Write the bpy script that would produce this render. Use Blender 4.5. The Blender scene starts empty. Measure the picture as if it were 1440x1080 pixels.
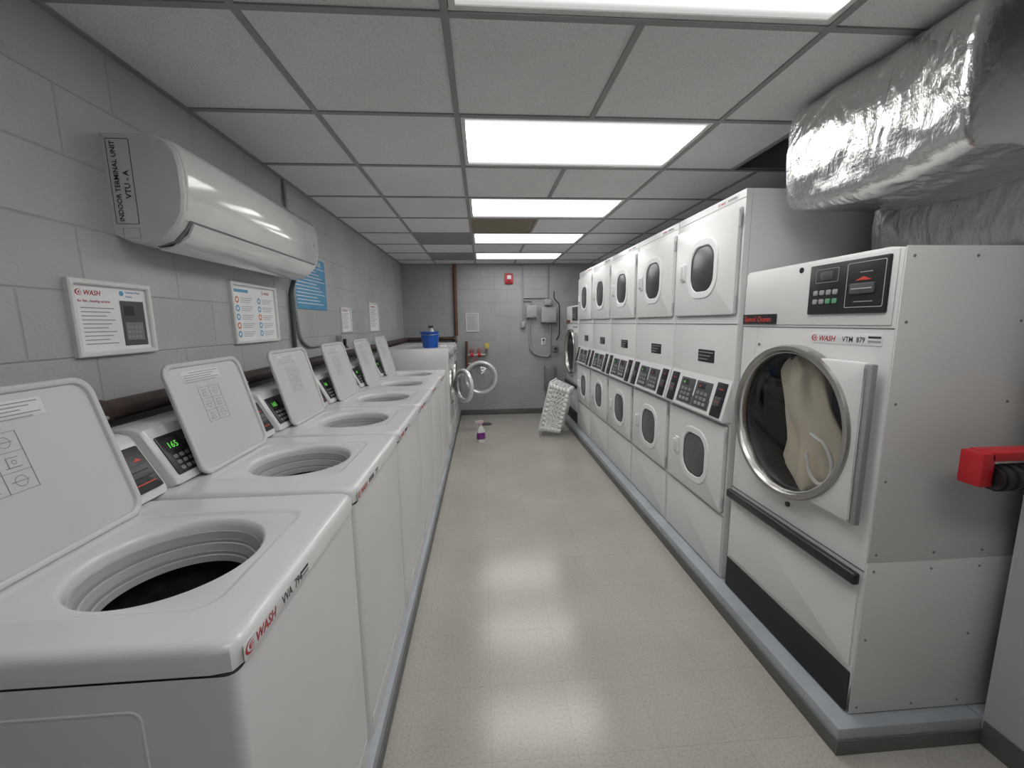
import bpy, bmesh, math, random
from math import sin, cos, pi, radians, sqrt
from mathutils import Vector, Matrix, noise
random.seed(4)
SC = bpy.context.scene
COL = SC.collection
try:
    SC.view_settings.view_transform = 'Standard'
except Exception:
    pass
LIGHT = 4.2

# ------------------------------------------------------------------ materials
def nt(name):
    m = bpy.data.materials.new(name); m.use_nodes = True
    t = m.node_tree; b = t.nodes['Principled BSDF']
    return m, t, b

def mat(name, col, rough=0.5, metal=0.0, bump=None, var=None, emit=None, coat=0.0):
    m, t, b = nt(name)
    b.inputs['Base Color'].default_value = (*col, 1)
    b.inputs['Roughness'].default_value = rough
    b.inputs['Metallic'].default_value = metal
    if coat:
        b.inputs['Coat Weight'].default_value = coat
        b.inputs['Coat Roughness'].default_value = 0.1
    tc = t.nodes.new('ShaderNodeTexCoord')
    v = var or (6.0, 0.05)
    n = t.nodes.new('ShaderNodeTexNoise'); n.inputs['Scale'].default_value = v[0]
    n.inputs['Detail'].default_value = 4
    t.links.new(tc.outputs['Object'], n.inputs['Vector'])
    mr = t.nodes.new('ShaderNodeMapRange')
    mr.inputs['From Min'].default_value = 0.3; mr.inputs['From Max'].default_value = 0.7
    mr.inputs['To Min'].default_value = 1 - v[1]; mr.inputs['To Max'].default_value = 1 + v[1]
    t.links.new(n.outputs['Fac'], mr.inputs['Value'])
    mx = t.nodes.new('ShaderNodeVectorMath'); mx.operation = 'SCALE'
    mx.inputs[0].default_value = col
    t.links.new(mr.outputs['Result'], mx.inputs['Scale'])
    t.links.new(mx.outputs['Vector'], b.inputs['Base Color'])
    if bump:
        n2 = t.nodes.new('ShaderNodeTexNoise'); n2.inputs['Scale'].default_value = bump[0]
        n2.inputs['Detail'].default_value = 3
        t.links.new(tc.outputs['Object'], n2.inputs['Vector'])
        bp = t.nodes.new('ShaderNodeBump'); bp.inputs['Strength'].default_value = bump[1]
        bp.inputs['Distance'].default_value = bump[2] if len(bump) > 2 else 0.002
        t.links.new(n2.outputs['Fac'], bp.inputs['Height'])
        t.links.new(bp.outputs['Normal'], b.inputs['Normal'])
    if emit:
        b.inputs['Emission Color'].default_value = (*emit[0], 1)
        b.inputs['Emission Strength'].default_value = emit[1]
    return m

def foil_mat(name, col, rough, metal, st=.5):
    m, t, b = nt(name)
    b.inputs['Base Color'].default_value = (*col, 1); b.inputs['Metallic'].default_value = metal
    tc = t.nodes.new('ShaderNodeTexCoord')
    mp = t.nodes.new('ShaderNodeMapping'); mp.inputs['Scale'].default_value = (10, 17, 8); mp.inputs['Rotation'].default_value = (.5, .3, .4)
    t.links.new(tc.outputs['Object'], mp.inputs['Vector'])
    n = t.nodes.new('ShaderNodeTexNoise'); n.inputs['Scale'].default_value = 1.0; n.inputs['Detail'].default_value = 6
    n.inputs['Distortion'].default_value = 1.3
    t.links.new(mp.outputs[0], n.inputs['Vector'])
    n6 = t.nodes.new('ShaderNodeTexNoise'); n6.inputs['Scale'].default_value = 3.4; n6.inputs['Detail'].default_value = 4
    n6.inputs['Distortion'].default_value = 2.0
    t.links.new(mp.outputs[0], n6.inputs['Vector'])
    wv = t.nodes.new('ShaderNodeTexWave'); wv.inputs['Scale'].default_value = 20; wv.bands_direction = 'Z'
    wv2 = t.nodes.new('ShaderNodeTexWave'); wv2.inputs['Scale'].default_value = 20; wv2.bands_direction = 'Y'
    t.links.new(tc.outputs['Object'], wv.inputs['Vector']); t.links.new(tc.outputs['Object'], wv2.inputs['Vector'])
    b1 = t.nodes.new('ShaderNodeBump'); b1.inputs['Strength'].default_value = st; b1.inputs['Distance'].default_value = 0.010
    t.links.new(n.outputs['Fac'], b1.inputs['Height'])
    b3 = t.nodes.new('ShaderNodeBump'); b3.inputs['Strength'].default_value = st * .7; b3.inputs['Distance'].default_value = 0.004
    t.links.new(n6.outputs['Fac'], b3.inputs['Height']); t.links.new(b1.outputs['Normal'], b3.inputs['Normal'])
    ad = t.nodes.new('ShaderNodeMath'); ad.operation = 'ADD'
    t.links.new(wv.outputs['Fac'], ad.inputs[0]); t.links.new(wv2.outputs['Fac'], ad.inputs[1])
    b2 = t.nodes.new('ShaderNodeBump'); b2.inputs['Strength'].default_value = 0.10; b2.inputs['Distance'].default_value = 0.001
    t.links.new(ad.outputs[0], b2.inputs['Height']); t.links.new(b3.outputs['Normal'], b2.inputs['Normal'])
    t.links.new(b2.outputs['Normal'], b.inputs['Normal'])
    b.inputs['Roughness'].default_value = rough
    return m

def glass_mat(name, tint, gloss=0.12):
    m, t, b = nt(name)
    t.nodes.remove(b)
    out = t.nodes['Material Output']
    tr = t.nodes.new('ShaderNodeBsdfTransparent'); tr.inputs['Color'].default_value = (*tint, 1)
    gl = t.nodes.new('ShaderNodeBsdfGlossy'); gl.inputs['Roughness'].default_value = 0.05
    lw = t.nodes.new('ShaderNodeLayerWeight'); lw.inputs['Blend'].default_value = 0.3
    mr = t.nodes.new('ShaderNodeMapRange')
    mr.inputs['To Min'].default_value = gloss * 0.5; mr.inputs['To Max'].default_value = 0.6
    t.links.new(lw.outputs['Fresnel'], mr.inputs['Value'])
    mx = t.nodes.new('ShaderNodeMixShader')
    t.links.new(mr.outputs['Result'], mx.inputs['Fac'])
    t.links.new(tr.outputs[0], mx.inputs[1]); t.links.new(gl.outputs[0], mx.inputs[2])
    t.links.new(mx.outputs[0], out.inputs['Surface'])
    return m

def block_mat(name, ua, va, col):
    m, t, b = nt(name)
    tc = t.nodes.new('ShaderNodeTexCoord'); sp = t.nodes.new('ShaderNodeSeparateXYZ')
    t.links.new(tc.outputs['Object'], sp.inputs[0])
    cb = t.nodes.new('ShaderNodeCombineXYZ')
    t.links.new(sp.outputs[ua], cb.inputs['X']); t.links.new(sp.outputs[va], cb.inputs['Y'])
    br = t.nodes.new('ShaderNodeTexBrick')
    br.offset = 0.5; br.squash = 1.0
    br.inputs['Scale'].default_value = 1.0
    br.inputs['Brick Width'].default_value = 0.406
    br.inputs['Row Height'].default_value = 0.203
    br.inputs['Mortar Size'].default_value = 0.005
    br.inputs['Mortar Smooth'].default_value = 0.9
    br.inputs['Color1'].default_value = (*col, 1)
    br.inputs['Color2'].default_value = (*[c * 0.96 for c in col], 1)
    br.inputs['Mortar'].default_value = (*[c * 0.85 for c in col], 1)
    t.links.new(cb.outputs[0], br.inputs['Vector'])
    n = t.nodes.new('ShaderNodeTexNoise'); n.inputs['Scale'].default_value = 2.2; n.inputs['Detail'].default_value = 6
    t.links.new(tc.outputs['Object'], n.inputs['Vector'])
    mr = t.nodes.new('ShaderNodeMapRange')
    mr.inputs['From Min'].default_value = 0.3; mr.inputs['From Max'].default_value = 0.7
    mr.inputs['To Min'].default_value = 0.88; mr.inputs['To Max'].default_value = 1.09
    t.links.new(n.outputs['Fac'], mr.inputs['Value'])
    sc = t.nodes.new('ShaderNodeVectorMath'); sc.operation = 'SCALE'
    t.links.new(br.outputs['Color'], sc.inputs[0]); t.links.new(mr.outputs['Result'], sc.inputs['Scale'])
    n5 = t.nodes.new('ShaderNodeTexNoise'); n5.inputs['Scale'].default_value = 6.5; n5.inputs['Detail'].default_value = 8; n5.inputs['Roughness'].default_value = .7
    t.links.new(tc.outputs['Object'], n5.inputs['Vector'])
    cr = t.nodes.new('ShaderNodeValToRGB'); cr.color_ramp.elements[0].position = .655; cr.color_ramp.elements[0].color = (0, 0, 0, 1)
    cr.color_ramp.elements[1].position = .69; cr.color_ramp.elements[1].color = (.45, .45, .45, 1)
    t.links.new(n5.outputs['Fac'], cr.inputs['Fac'])
    mxc = t.nodes.new('ShaderNodeMix'); mxc.data_type = 'RGBA'; mxc.inputs[7].default_value = (.24, .235, .23, 1)
    t.links.new(cr.outputs['Color'], mxc.inputs[0]); t.links.new(sc.outputs['Vector'], mxc.inputs[6])
    t.links.new(mxc.outputs[2], b.inputs['Base Color'])
    b.inputs['Roughness'].default_value = 0.42
    n2 = t.nodes.new('ShaderNodeTexNoise'); n2.inputs['Scale'].default_value = 70; n2.inputs['Detail'].default_value = 6
    t.links.new(tc.outputs['Object'], n2.inputs['Vector'])
    ma = t.nodes.new('ShaderNodeMath'); ma.operation = 'MULTIPLY_ADD'
    ma.inputs[1].default_value = -1.0
    t.links.new(br.outputs['Fac'], ma.inputs[0])
    m3 = t.nodes.new('ShaderNodeMath'); m3.operation = 'MULTIPLY'; m3.inputs[1].default_value = 0.75
    t.links.new(n2.outputs['Fac'], m3.inputs[0]); t.links.new(m3.outputs[0], ma.inputs[2])
    bp = t.nodes.new('ShaderNodeBump'); bp.inputs['Strength'].default_value = 0.6; bp.inputs['Distance'].default_value = 0.004
    t.links.new(ma.outputs[0], bp.inputs['Height']); t.links.new(bp.outputs['Normal'], b.inputs['Normal'])
    return m

def floor_mat():
    m, t, b = nt('vinyl_floor_tile')
    tc = t.nodes.new('ShaderNodeTexCoord')
    br = t.nodes.new('ShaderNodeTexBrick'); br.offset = 0.0
    br.inputs['Scale'].default_value = 1.0
    br.inputs['Brick Width'].default_value = 0.305; br.inputs['Row Height'].default_value = 0.305
    br.inputs['Mortar Size'].default_value = 0.0010; br.inputs['Mortar Smooth'].default_value = 0.4
    br.inputs['Color1'].default_value = (0.425, 0.402, 0.365, 1)
    br.inputs['Color2'].default_value = (0.412, 0.390, 0.354, 1)
    br.inputs['Mortar'].default_value = (0.33, 0.31, 0.28, 1)
    t.links.new(tc.outputs['Object'], br.inputs['Vector'])
    n = t.nodes.new('ShaderNodeTexNoise'); n.inputs['Scale'].default_value = 110; n.inputs['Detail'].default_value = 4
    n.inputs['Distortion'].default_value = 0.3
    t.links.new(tc.outputs['Object'], n.inputs['Vector'])
    cr = t.nodes.new('ShaderNodeValToRGB')
    cr.color_ramp.elements[0].position = 0.30; cr.color_ramp.elements[0].color = (0.86, 0.84, 0.81, 1)
    cr.color_ramp.elements[1].position = 0.70; cr.color_ramp.elements[1].color = (1.09, 1.09, 1.09, 1)
    e = cr.color_ramp.elements.new(0.43); e.color = (0.985, 0.98, 0.975, 1)
    t.links.new(n.outputs['Fac'], cr.inputs['Fac'])
    n3 = t.nodes.new('ShaderNodeTexNoise'); n3.inputs['Scale'].default_value = 1.7; n3.inputs['Detail'].default_value = 7
    t.links.new(tc.outputs['Object'], n3.inputs['Vector'])
    mr = t.nodes.new('ShaderNodeMapRange'); mr.inputs['From Min'].default_value = 0.3; mr.inputs['From Max'].default_value = 0.7
    mr.inputs['To Min'].default_value = 0.90; mr.inputs['To Max'].default_value = 1.05
    t.links.new(n3.outputs['Fac'], mr.inputs['Value'])
    mu = t.nodes.new('ShaderNodeVectorMath'); mu.operation = 'MULTIPLY'
    t.links.new(br.outputs['Color'], mu.inputs[0]); t.links.new(cr.outputs['Color'], mu.inputs[1])
    sc = t.nodes.new('ShaderNodeVectorMath'); sc.operation = 'SCALE'
    t.links.new(mu.outputs['Vector'], sc.inputs[0]); t.links.new(mr.outputs['Result'], sc.inputs['Scale'])
    t.links.new(sc.outputs['Vector'], b.inputs['Base Color'])
    mr2 = t.nodes.new('ShaderNodeMapRange'); mr2.inputs['To Min'].default_value = 0.15; mr2.inputs['To Max'].default_value = 0.24
    t.links.new(n3.outputs['Fac'], mr2.inputs['Value']); t.links.new(mr2.outputs['Result'], b.inputs['Roughness'])
    b.inputs['IOR'].default_value = 1.55
    n4 = t.nodes.new('ShaderNodeTexNoise'); n4.inputs['Scale'].default_value = 26; n4.inputs['Detail'].default_value = 3
    t.links.new(tc.outputs['Object'], n4.inputs['Vector'])
    ma = t.nodes.new('ShaderNodeMath'); ma.operation = 'MULTIPLY_ADD'; ma.inputs[1].default_value = -.3
    t.links.new(br.outputs['Fac'], ma.inputs[0]); t.links.new(n4.outputs['Fac'], ma.inputs[2])
    bp = t.nodes.new('ShaderNodeBump'); bp.inputs['Strength'].default_value = 0.22; bp.inputs['Distance'].default_value = 0.002
    t.links.new(ma.outputs[0], bp.inputs['Height']); t.links.new(bp.outputs['Normal'], b.inputs['Normal'])
    return m

def tile_mat(name, col):
    m, t, b = nt(name)
    tc = t.nodes.new('ShaderNodeTexCoord')
    n = t.nodes.new('ShaderNodeTexNoise'); n.inputs['Scale'].default_value = 230; n.inputs['Detail'].default_value = 2
    t.links.new(tc.outputs['Object'], n.inputs['Vector'])
    cr = t.nodes.new('ShaderNodeValToRGB')
    cr.color_ramp.elements[0].position = 0.30; cr.color_ramp.elements[0].color = (*[c * 0.70 for c in col], 1)
    cr.color_ramp.elements[1].position = 0.42; cr.color_ramp.elements[1].color = (*col, 1)
    t.links.new(n.outputs['Fac'], cr.inputs['Fac'])
    n2 = t.nodes.new('ShaderNodeTexNoise'); n2.inputs['Scale'].default_value = 1.6; n2.inputs['Detail'].default_value = 5
    t.links.new(tc.outputs['Object'], n2.inputs['Vector'])
    mr = t.nodes.new('ShaderNodeMapRange'); mr.inputs['From Min'].default_value = 0.3; mr.inputs['From Max'].default_value = 0.7
    mr.inputs['To Min'].default_value = 0.94; mr.inputs['To Max'].default_value = 1.03
    t.links.new(n2.outputs['Fac'], mr.inputs['Value'])
    sc = t.nodes.new('ShaderNodeVectorMath'); sc.operation = 'SCALE'
    t.links.new(cr.outputs['Color'], sc.inputs[0]); t.links.new(mr.outputs['Result'], sc.inputs['Scale'])
    t.links.new(sc.outputs['Vector'], b.inputs['Base Color'])
    b.inputs['Roughness'].default_value = 0.9
    bp = t.nodes.new('ShaderNodeBump'); bp.inputs['Strength'].default_value = 0.3; bp.inputs['Distance'].default_value = 0.0015
    t.links.new(n.outputs['Fac'], bp.inputs['Height']); t.links.new(bp.outputs['Normal'], b.inputs['Normal'])
    return m

def diffuser_mat():
    m, t, b = nt('lit_prismatic_diffuser')
    tc = t.nodes.new('ShaderNodeTexCoord'); sp = t.nodes.new('ShaderNodeSeparateXYZ')
    t.links.new(tc.outputs['Object'], sp.inputs[0])
    ab = t.nodes.new('ShaderNodeMath'); ab.operation = 'ABSOLUTE'; t.links.new(sp.outputs['Y'], ab.inputs[0])
    su = t.nodes.new('ShaderNodeMath'); su.operation = 'SUBTRACT'; su.inputs[1].default_value = 0.10
    t.links.new(ab.outputs[0], su.inputs[0])
    ab2 = t.nodes.new('ShaderNodeMath'); ab2.operation = 'ABSOLUTE'; t.links.new(su.outputs[0], ab2.inputs[0])
    mr = t.nodes.new('ShaderNodeMapRange'); mr.inputs['From Min'].default_value = 0; mr.inputs['From Max'].default_value = 0.165
    mr.interpolation_type = 'SMOOTHSTEP'
    mr.inputs['To Min'].default_value = LIGHT * 2.15; mr.inputs['To Max'].default_value = .50
    t.links.new(ab2.outputs[0], mr.inputs['Value'])
    b.inputs['Base Color'].default_value = (0.25, 0.25, 0.25, 1)
    b.inputs['Emission Color'].default_value = (1.0, 0.995, 0.975, 1)
    t.links.new(mr.outputs['Result'], b.inputs['Emission Strength'])
    return m

WHITE = mat('white_enamel', (0.70, 0.70, 0.70), 0.25, var=(3, 0.02), coat=0.2)
WHITE2 = mat('white_enamel_satin', (0.69, 0.69, 0.69), 0.36, var=(3, 0.03))
DRYERW = mat('dryer_white_enamel', (0.70, 0.70, 0.695), 0.32, var=(3, 0.02))
SIDEW = mat('side_sheet_metal_white', (0.66, 0.655, 0.64), 0.4, var=(1.5, 0.05))
LIDW = mat('lid_white_enamel', (0.60, 0.605, 0.61), 0.3, var=(3, 0.03))
RINGW = mat('window_surround_white', (0.78, 0.78, 0.78), 0.4, var=(3, 0.02))
PLASTW = mat('white_plastic', (0.74, 0.74, 0.73), 0.35)
BASKW = mat('bright_white_plastic', (0.85, 0.85, 0.84), 0.35)
PLASTG = mat('light_grey_plastic', (0.48, 0.49, 0.50), 0.4)
TUBG = mat('tub_rim_grey', (0.44, 0.45, 0.46), 0.35)
TUBG2 = mat('tub_rim_dark_grey', (0.30, 0.305, 0.315), 0.4)
MIDG = mat('mid_grey_plastic', (0.20, 0.205, 0.21), 0.45)
DKG = mat('dark_grey_plastic', (0.065, 0.07, 0.075), 0.4)
BLACK = mat('black_plastic', (0.018, 0.018, 0.02), 0.3)
BLACKM = mat('black_matte', (0.02, 0.02, 0.02), 0.7)
SEAM = mat('seam_shadow_gap', (0.16, 0.16, 0.16), 0.8)
SEAML = mat('seam_light', (0.42, 0.42, 0.42), 0.7)
STEEL = mat('brushed_steel', (0.44, 0.43, 0.41), 0.30, 1.0, bump=(60, 0.1))
RIMLT = mat('bright_door_rim', (0.72, 0.73, 0.74), 0.25, 0.3)
DRUM = mat('dark_steel_drum', (0.20, 0.20, 0.21), 0.35, 0.9, var=(20, 0.2))
DRUMD = mat('dark_drum_interior', (0.035, 0.04, 0.045), 0.4, 0.4)
TUBD = mat('tub_basket_steel', (0.045, 0.047, 0.05), 0.5, 0.3, var=(40, 0.3))
CHROME = mat('chrome_trim', (0.70, 0.70, 0.70), 0.2, 1.0)
GRIPG = mat('grey_grip_strip', (0.34, 0.345, 0.35), 0.35, 0.4)
REDINK = mat('red_ink', (0.40, 0.02, 0.025), 0.5)
BLUEINK = mat('blue_ink', (0.06, 0.16, 0.42), 0.5)
ORANGE = mat('orange_ink', (0.65, 0.20, 0.05), 0.5)
BLACKINK = mat('black_ink', (0.03, 0.03, 0.03), 0.5)
GREYINK = mat('grey_ink', (0.30, 0.30, 0.31), 0.6)
PAPER = mat('white_paper', (0.84, 0.845, 0.85), 0.5)
STICK = mat('sticker_vinyl', (0.66, 0.66, 0.66), 0.4)
GREENLED = mat('green_led', (0.05, 0.4, 0.05), 0.5, emit=((0.25, 1.0, 0.15), 0.55))
GREENDIM = mat('green_key', (0.10, 0.30, 0.16), 0.5)
REDLED = mat('red_indicator', (0.50, 0.05, 0.03), 0.5, emit=((1, 0.1, 0.05), 0.06))
REDP = mat('red_paint', (0.50, 0.015, 0.025), 0.35)
BLUESIGN = mat('blue_sign', (0.10, 0.33, 0.55), 0.45)
BLUEP = mat('blue_bucket_plastic', (0.01, 0.09, 0.42), 0.35)
BROWN = mat('brown_painted_pipe', (0.13, 0.055, 0.04), 0.5, var=(8, 0.25))
PIPED = mat('dark_pipe', (0.07, 0.045, 0.038), 0.5, var=(8, 0.3))
CONDUIT = mat('grey_painted_conduit', (0.34, 0.35, 0.36), 0.45)
BOXG = mat('grey_electrical_box', (0.36, 0.37, 0.38), 0.45)
CURB = mat('blue_grey_painted_concrete', (0.35, 0.375, 0.405), 0.4, bump=(12, 0.4, 0.006), var=(5, 0.12))
VINYLB = mat('dark_vinyl_base', (0.12, 0.125, 0.12), 0.4, var=(5, 0.12))
TBAR = mat('ceiling_grid_metal', (0.30, 0.30, 0.295), 0.5)
TILE = tile_mat('acoustic_tile', (0.79, 0.795, 0.795))
TILED = tile_mat('acoustic_tile_dark', (0.30, 0.30, 0.29))
TILEB = tile_mat('acoustic_tile_stained', (0.27, 0.23, 0.17))
PLENUM = mat('dark_plenum', (0.035, 0.035, 0.035), 0.9)
WALLYZ = block_mat('block_wall_along_y', 'Y', 'Z', (0.455, 0.46, 0.475))
WALLXZ = block_mat('block_wall_along_x', 'X', 'Z', (.385, .39, .40))
PAINTW = mat('smooth_grey_wall_paint', (0.44, 0.45, 0.465), 0.4, bump=(60, 0.2, 0.002), var=(2, 0.05))
FLOORM = floor_mat()
DIFF = diffuser_mat()
FOIL = foil_mat('foil_insulation', (0.66, 0.66, 0.655), 0.24, 1.0, .55)
FOILD = foil_mat('foil_insulation_dull', (0.46, 0.46, 0.45), 0.42, 0.75, .9)
CLOTH = mat('beige_cloth', (0.82, 0.73, 0.58), 0.95, bump=(14, 0.35, 0.010), var=(5, 0.05))
CORD = mat('white_cord', (0.90, 0.88, 0.84), 0.8)
GLASSW = glass_mat('door_glass', (0.92, 0.93, 0.93), 0.05)
GLASSC = glass_mat('clear_glass', (0.88, 0.90, 0.90), 0.22)
WINDOWD = mat('dark_tinted_window', (0.05, 0.052, 0.052), 0.3, var=(20, 0.1))
WINDOWG = mat('grey_tinted_window', (0.10, 0.104, 0.106), 0.3, var=(20, 0.1))
PURPLE = mat('purple_label', (0.20, 0.03, 0.22), 0.4)
PINK = mat('pink_plastic', (0.62, 0.45, 0.50), 0.4)
YELLOW = mat('yellow_tag', (0.6, 0.48, 0.1), 0.5)
ACW = mat('ac_glossy_white', (0.77, 0.77, 0.76), 0.14, coat=0.6)
ACM = mat('ac_matte_white', (0.66, 0.66, 0.65), 0.4)

# ------------------------------------------------------------------ mesh builder
def FL(x=0): return Matrix(((0, 0, 1, x), (1, 0, 0, 0), (0, 1, 0, 0), (0, 0, 0, 1)))
def FR(x=0): return Matrix(((0, 0, -1, x), (-1, 0, 0, 0), (0, 1, 0, 0), (0, 0, 0, 1)))
def FB(y=0): return Matrix(((1, 0, 0, 0), (0, 0, -1, y), (0, 1, 0, 0), (0, 0, 0, 1)))
def frame(o, u, v, w):
    o, u, v, w = map(Vector, (o, u, v, w))
    return Matrix(((u.x, v.x, w.x, o.x), (u.y, v.y, w.y, o.y), (u.z, v.z, w.z, o.z), (0, 0, 0, 1)))

def rrpts(u0, u1, v0, v1, r, n=6):
    r = max(min(r, (u1 - u0) / 2 - 1e-5, (v1 - v0) / 2 - 1e-5), 1e-5)
    out = []
    for (cx, cy, a0) in ((u1 - r, v1 - r, 0), (u0 + r, v1 - r, 90), (u0 + r, v0 + r, 180), (u1 - r, v0 + r, 270)):
        for i in range(n + 1):
            a = radians(a0 + 90 * i / n)
            out.append((cx + r * cos(a), cy + r * sin(a)))
    return out

def fillet(path, rad, n=5):
    P = [Vector(p) for p in path]; out = [P[0]]
    for i in range(1, len(P) - 1):
        a = (P[i - 1] - P[i]); b = (P[i + 1] - P[i])
        r = min(rad, a.length * 0.45, b.length * 0.45)
        s = P[i] + a.normalized() * r; e = P[i] + b.normalized() * r
        for k in range(n + 1):
            t = k / n
            out.append((1 - t) ** 2 * s + 2 * t * (1 - t) * P[i] + t * t * e)
    out.append(P[-1]); return out

class MB:
    def __init__(s, M=None):
        s.v = []; s.f = []; s.m = []; s.mats = []; s.M = M or Matrix.Identity(4)
    def mi(s, m):
        if m not in s.mats: s.mats.append(m)
        return s.mats.index(m)
    def add(s, vs, fs, m):
        b = len(s.v); k = s.mi(m)
        s.v += [s.M @ Vector(p) for p in vs]
        for f in fs:
            s.f.append([b + i for i in f]); s.m.append(k)
    def box(s, u0, u1, v0, v1, w0, w1, m, bev=0.0, seg=2):
        bm = bmesh.new(); bmesh.ops.create_cube(bm, size=1)
        for p in bm.verts:
            p.co = Vector(((u0 + u1) / 2 + p.co.x * (u1 - u0), (v0 + v1) / 2 + p.co.y * (v1 - v0), (w0 + w1) / 2 + p.co.z * (w1 - w0)))
        if bev > 0:
            bmesh.ops.bevel(bm, geom=bm.edges[:], offset=bev, segments=seg, affect='EDGES', profile=0.5)
        bm.verts.index_update()
        s.add([p.co.copy() for p in bm.verts], [[q.index for q in f.verts] for f in bm.faces], m); bm.free()
    def loft(s, loops, m, cap0=False, cap1=False, closed=True):
        n = len(loops[0]); vs = [p for l in loops for p in l]; fs = []
        for k in range(len(loops) - 1):
            for i in range(n if closed else n - 1):
                j = (i + 1) % n
                fs.append([k * n + i, k * n + j, (k + 1) * n + j, (k + 1) * n + i])
        if cap0: fs.append(list(range(n))[::-1])
        if cap1: fs.append([(len(loops) - 1) * n + i for i in range(n)])
        s.add(vs, fs, m)
    def rr(s, u0, u1, v0, v1, r, w0, w1, m, ch=0.002, n=6):
        P = lambda d, w: [(a, b, w) for a, b in rrpts(u0 + d, u1 - d, v0 + d, v1 - d, max(r - d, 1e-4), n)]
        s.loft([P(0, w0), P(0, w1 - ch), P(ch * 0.3, w1 - ch * 0.3), P(ch, w1)], m, True, True)
    def ring(s, u0, u1, v0, v1, r, t, w0, w1, m, ch=0.004, n=8):
        P = lambda d, w: [(a, b, w) for a, b in rrpts(u0 + d, u1 - d, v0 + d, v1 - d, max(r - d, 1e-4), n)]
        s.loft([P(0, w0), P(0, w1 - ch), P(ch, w1), P(t - ch, w1), P(t, w1 - ch), P(t, w0)], m)
    def rev(s, prof, cu, cv, m, n=48, cap0=False, cap1=False):
        s.loft([[(cu + r * cos(2 * pi * i / n), cv + r * sin(2 * pi * i / n), w) for i in range(n)] for r, w in prof], m, cap0, cap1)
    def cyl(s, a, b, r, m, n=20, r2=None):
        a = Vector(a); b = Vector(b); d = (b - a).normalized()
        x = d.orthogonal().normalized(); y = d.cross(x); r2 = r if r2 is None else r2
        c = lambda p, q: [p + (x * cos(2 * pi * i / n) + y * sin(2 * pi * i / n)) * q for i in range(n)]
        s.loft([c(a, r), c(b, r2)], m, True, True)
    def tube(s, path, r, m, n=12, caps=True):
        P = [Vector(p) for p in path]; loops = []; x = None
        for i, p in enumerate(P):
            d = (P[min(i + 1, len(P) - 1)] - P[max(i - 1, 0)]).normalized()
            x = d.orthogonal().normalized() if x is None else (x - d * x.dot(d)).normalized()
            y = d.cross(x)
            loops.append([p + (x * cos(2 * pi * k / n) + y * sin(2 * pi * k / n)) * r for k in range(n)])
        s.loft(loops, m, caps, caps)
    def text(s, body, u, v, size, m, w=0.001, align='LEFT', shear=0.0, bold=0.0, rot=0.0, sx=1.0, depth=0.0002):
        cu = bpy.data.curves.new('t', 'FONT'); cu.body = body; cu.size = size; cu.align_x = align
        cu.shear = shear; cu.offset = bold * size; cu.resolution_u = 2; cu.extrude = depth
        ob = bpy.data.objects.new('t', cu); COL.objects.link(ob)
        bpy.context.view_layer.update()
        me = ob.evaluated_get(bpy.context.evaluated_depsgraph_get()).to_mesh()
        c, si = cos(rot), sin(rot)
        vs = [(u + p.co.x * sx * c - p.co.y * si, v + p.co.x * sx * si + p.co.y * c, w + p.co.z) for p in me.vertices]
        fs = [list(p.vertices) for p in me.polygons]
        s.add(vs, fs, m)
        bpy.data.objects.remove(ob); bpy.data.curves.remove(cu)
    def logo(s, u, v, h, w, m=None):
        m = m or REDINK
        def cres(cx, cy, R, t, a0, a1, n=14):
            A = []; B = []
            for i in range(n + 1):
                k = i / n; a = radians(a0 + (a1 - a0) * k); tt = t * sin(pi * k) + 0.02 * h
                A.append((cx + R * 1.35 * cos(a), cy + R * sin(a), w)); B.append((cx + (R * 1.35 - tt) * cos(a), cy + (R - tt * .7) * sin(a), w))
            s.loft([A, B], m, closed=False)
        cres(u + 0.75 * h, v + 0.5 * h, 0.62 * h, 0.30 * h, 50, 320)
        cres(u + 0.95 * h, v + 0.5 * h, 0.33 * h, 0.18 * h, 20, 330)
        s.box(u + 0.7 * h, u + 1.3 * h, v + 0.42 * h, v + 0.55 * h, w - 0.0002, w + 0.0001, m)
        s.text('WASH', u + 1.55 * h, v, h * 1.38, m, w, shear=0.25, bold=0.015, sx=.92)

ORI = {}
def build(name, mb, origin):
    me = bpy.data.meshes.new(name)
    o = Vector(origin)
    me.from_pydata([tuple(p - o) for p in mb.v], [], mb.f)
    for m in mb.mats: me.materials.append(m)
    me.polygons.foreach_set('material_index', mb.m)
    bm = bmesh.new(); bm.from_mesh(me)
    bmesh.ops.recalc_face_normals(bm, faces=bm.faces[:])
    bm.to_mesh(me); bm.free(); me.update()
    me.shade_smooth(); me.set_sharp_from_angle(angle=radians(38))
    ob = bpy.data.objects.new(name, me); COL.objects.link(ob)
    return ob

def thing(name, label, category, origin, group=None):
    e = bpy.data.objects.new(name, None); COL.objects.link(e); e.location = origin
    e.empty_display_size = 0.1
    e['label'] = label; e['category'] = category
    if group: e['group'] = group
    ORI[e.name] = Vector(origin); return e

def part(parent, name, mb, label=None):
    top = parent
    while top.parent: top = top.parent
    ob = build(name, mb, ORI[top.name]); ob.parent = parent
    if label: ob['label'] = label
    return ob

def single(name, label, category, mb, origin, group=None):
    ob = build(name, mb, origin); ob.location = origin
    ob['label'] = label; ob['category'] = category
    if group: ob['group'] = group
    ORI[ob.name] = Vector(origin); return ob

def structure(name, mb):
    ob = build(name, mb, (0, 0, 0)); ob['kind'] = 'structure'; return ob

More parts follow.
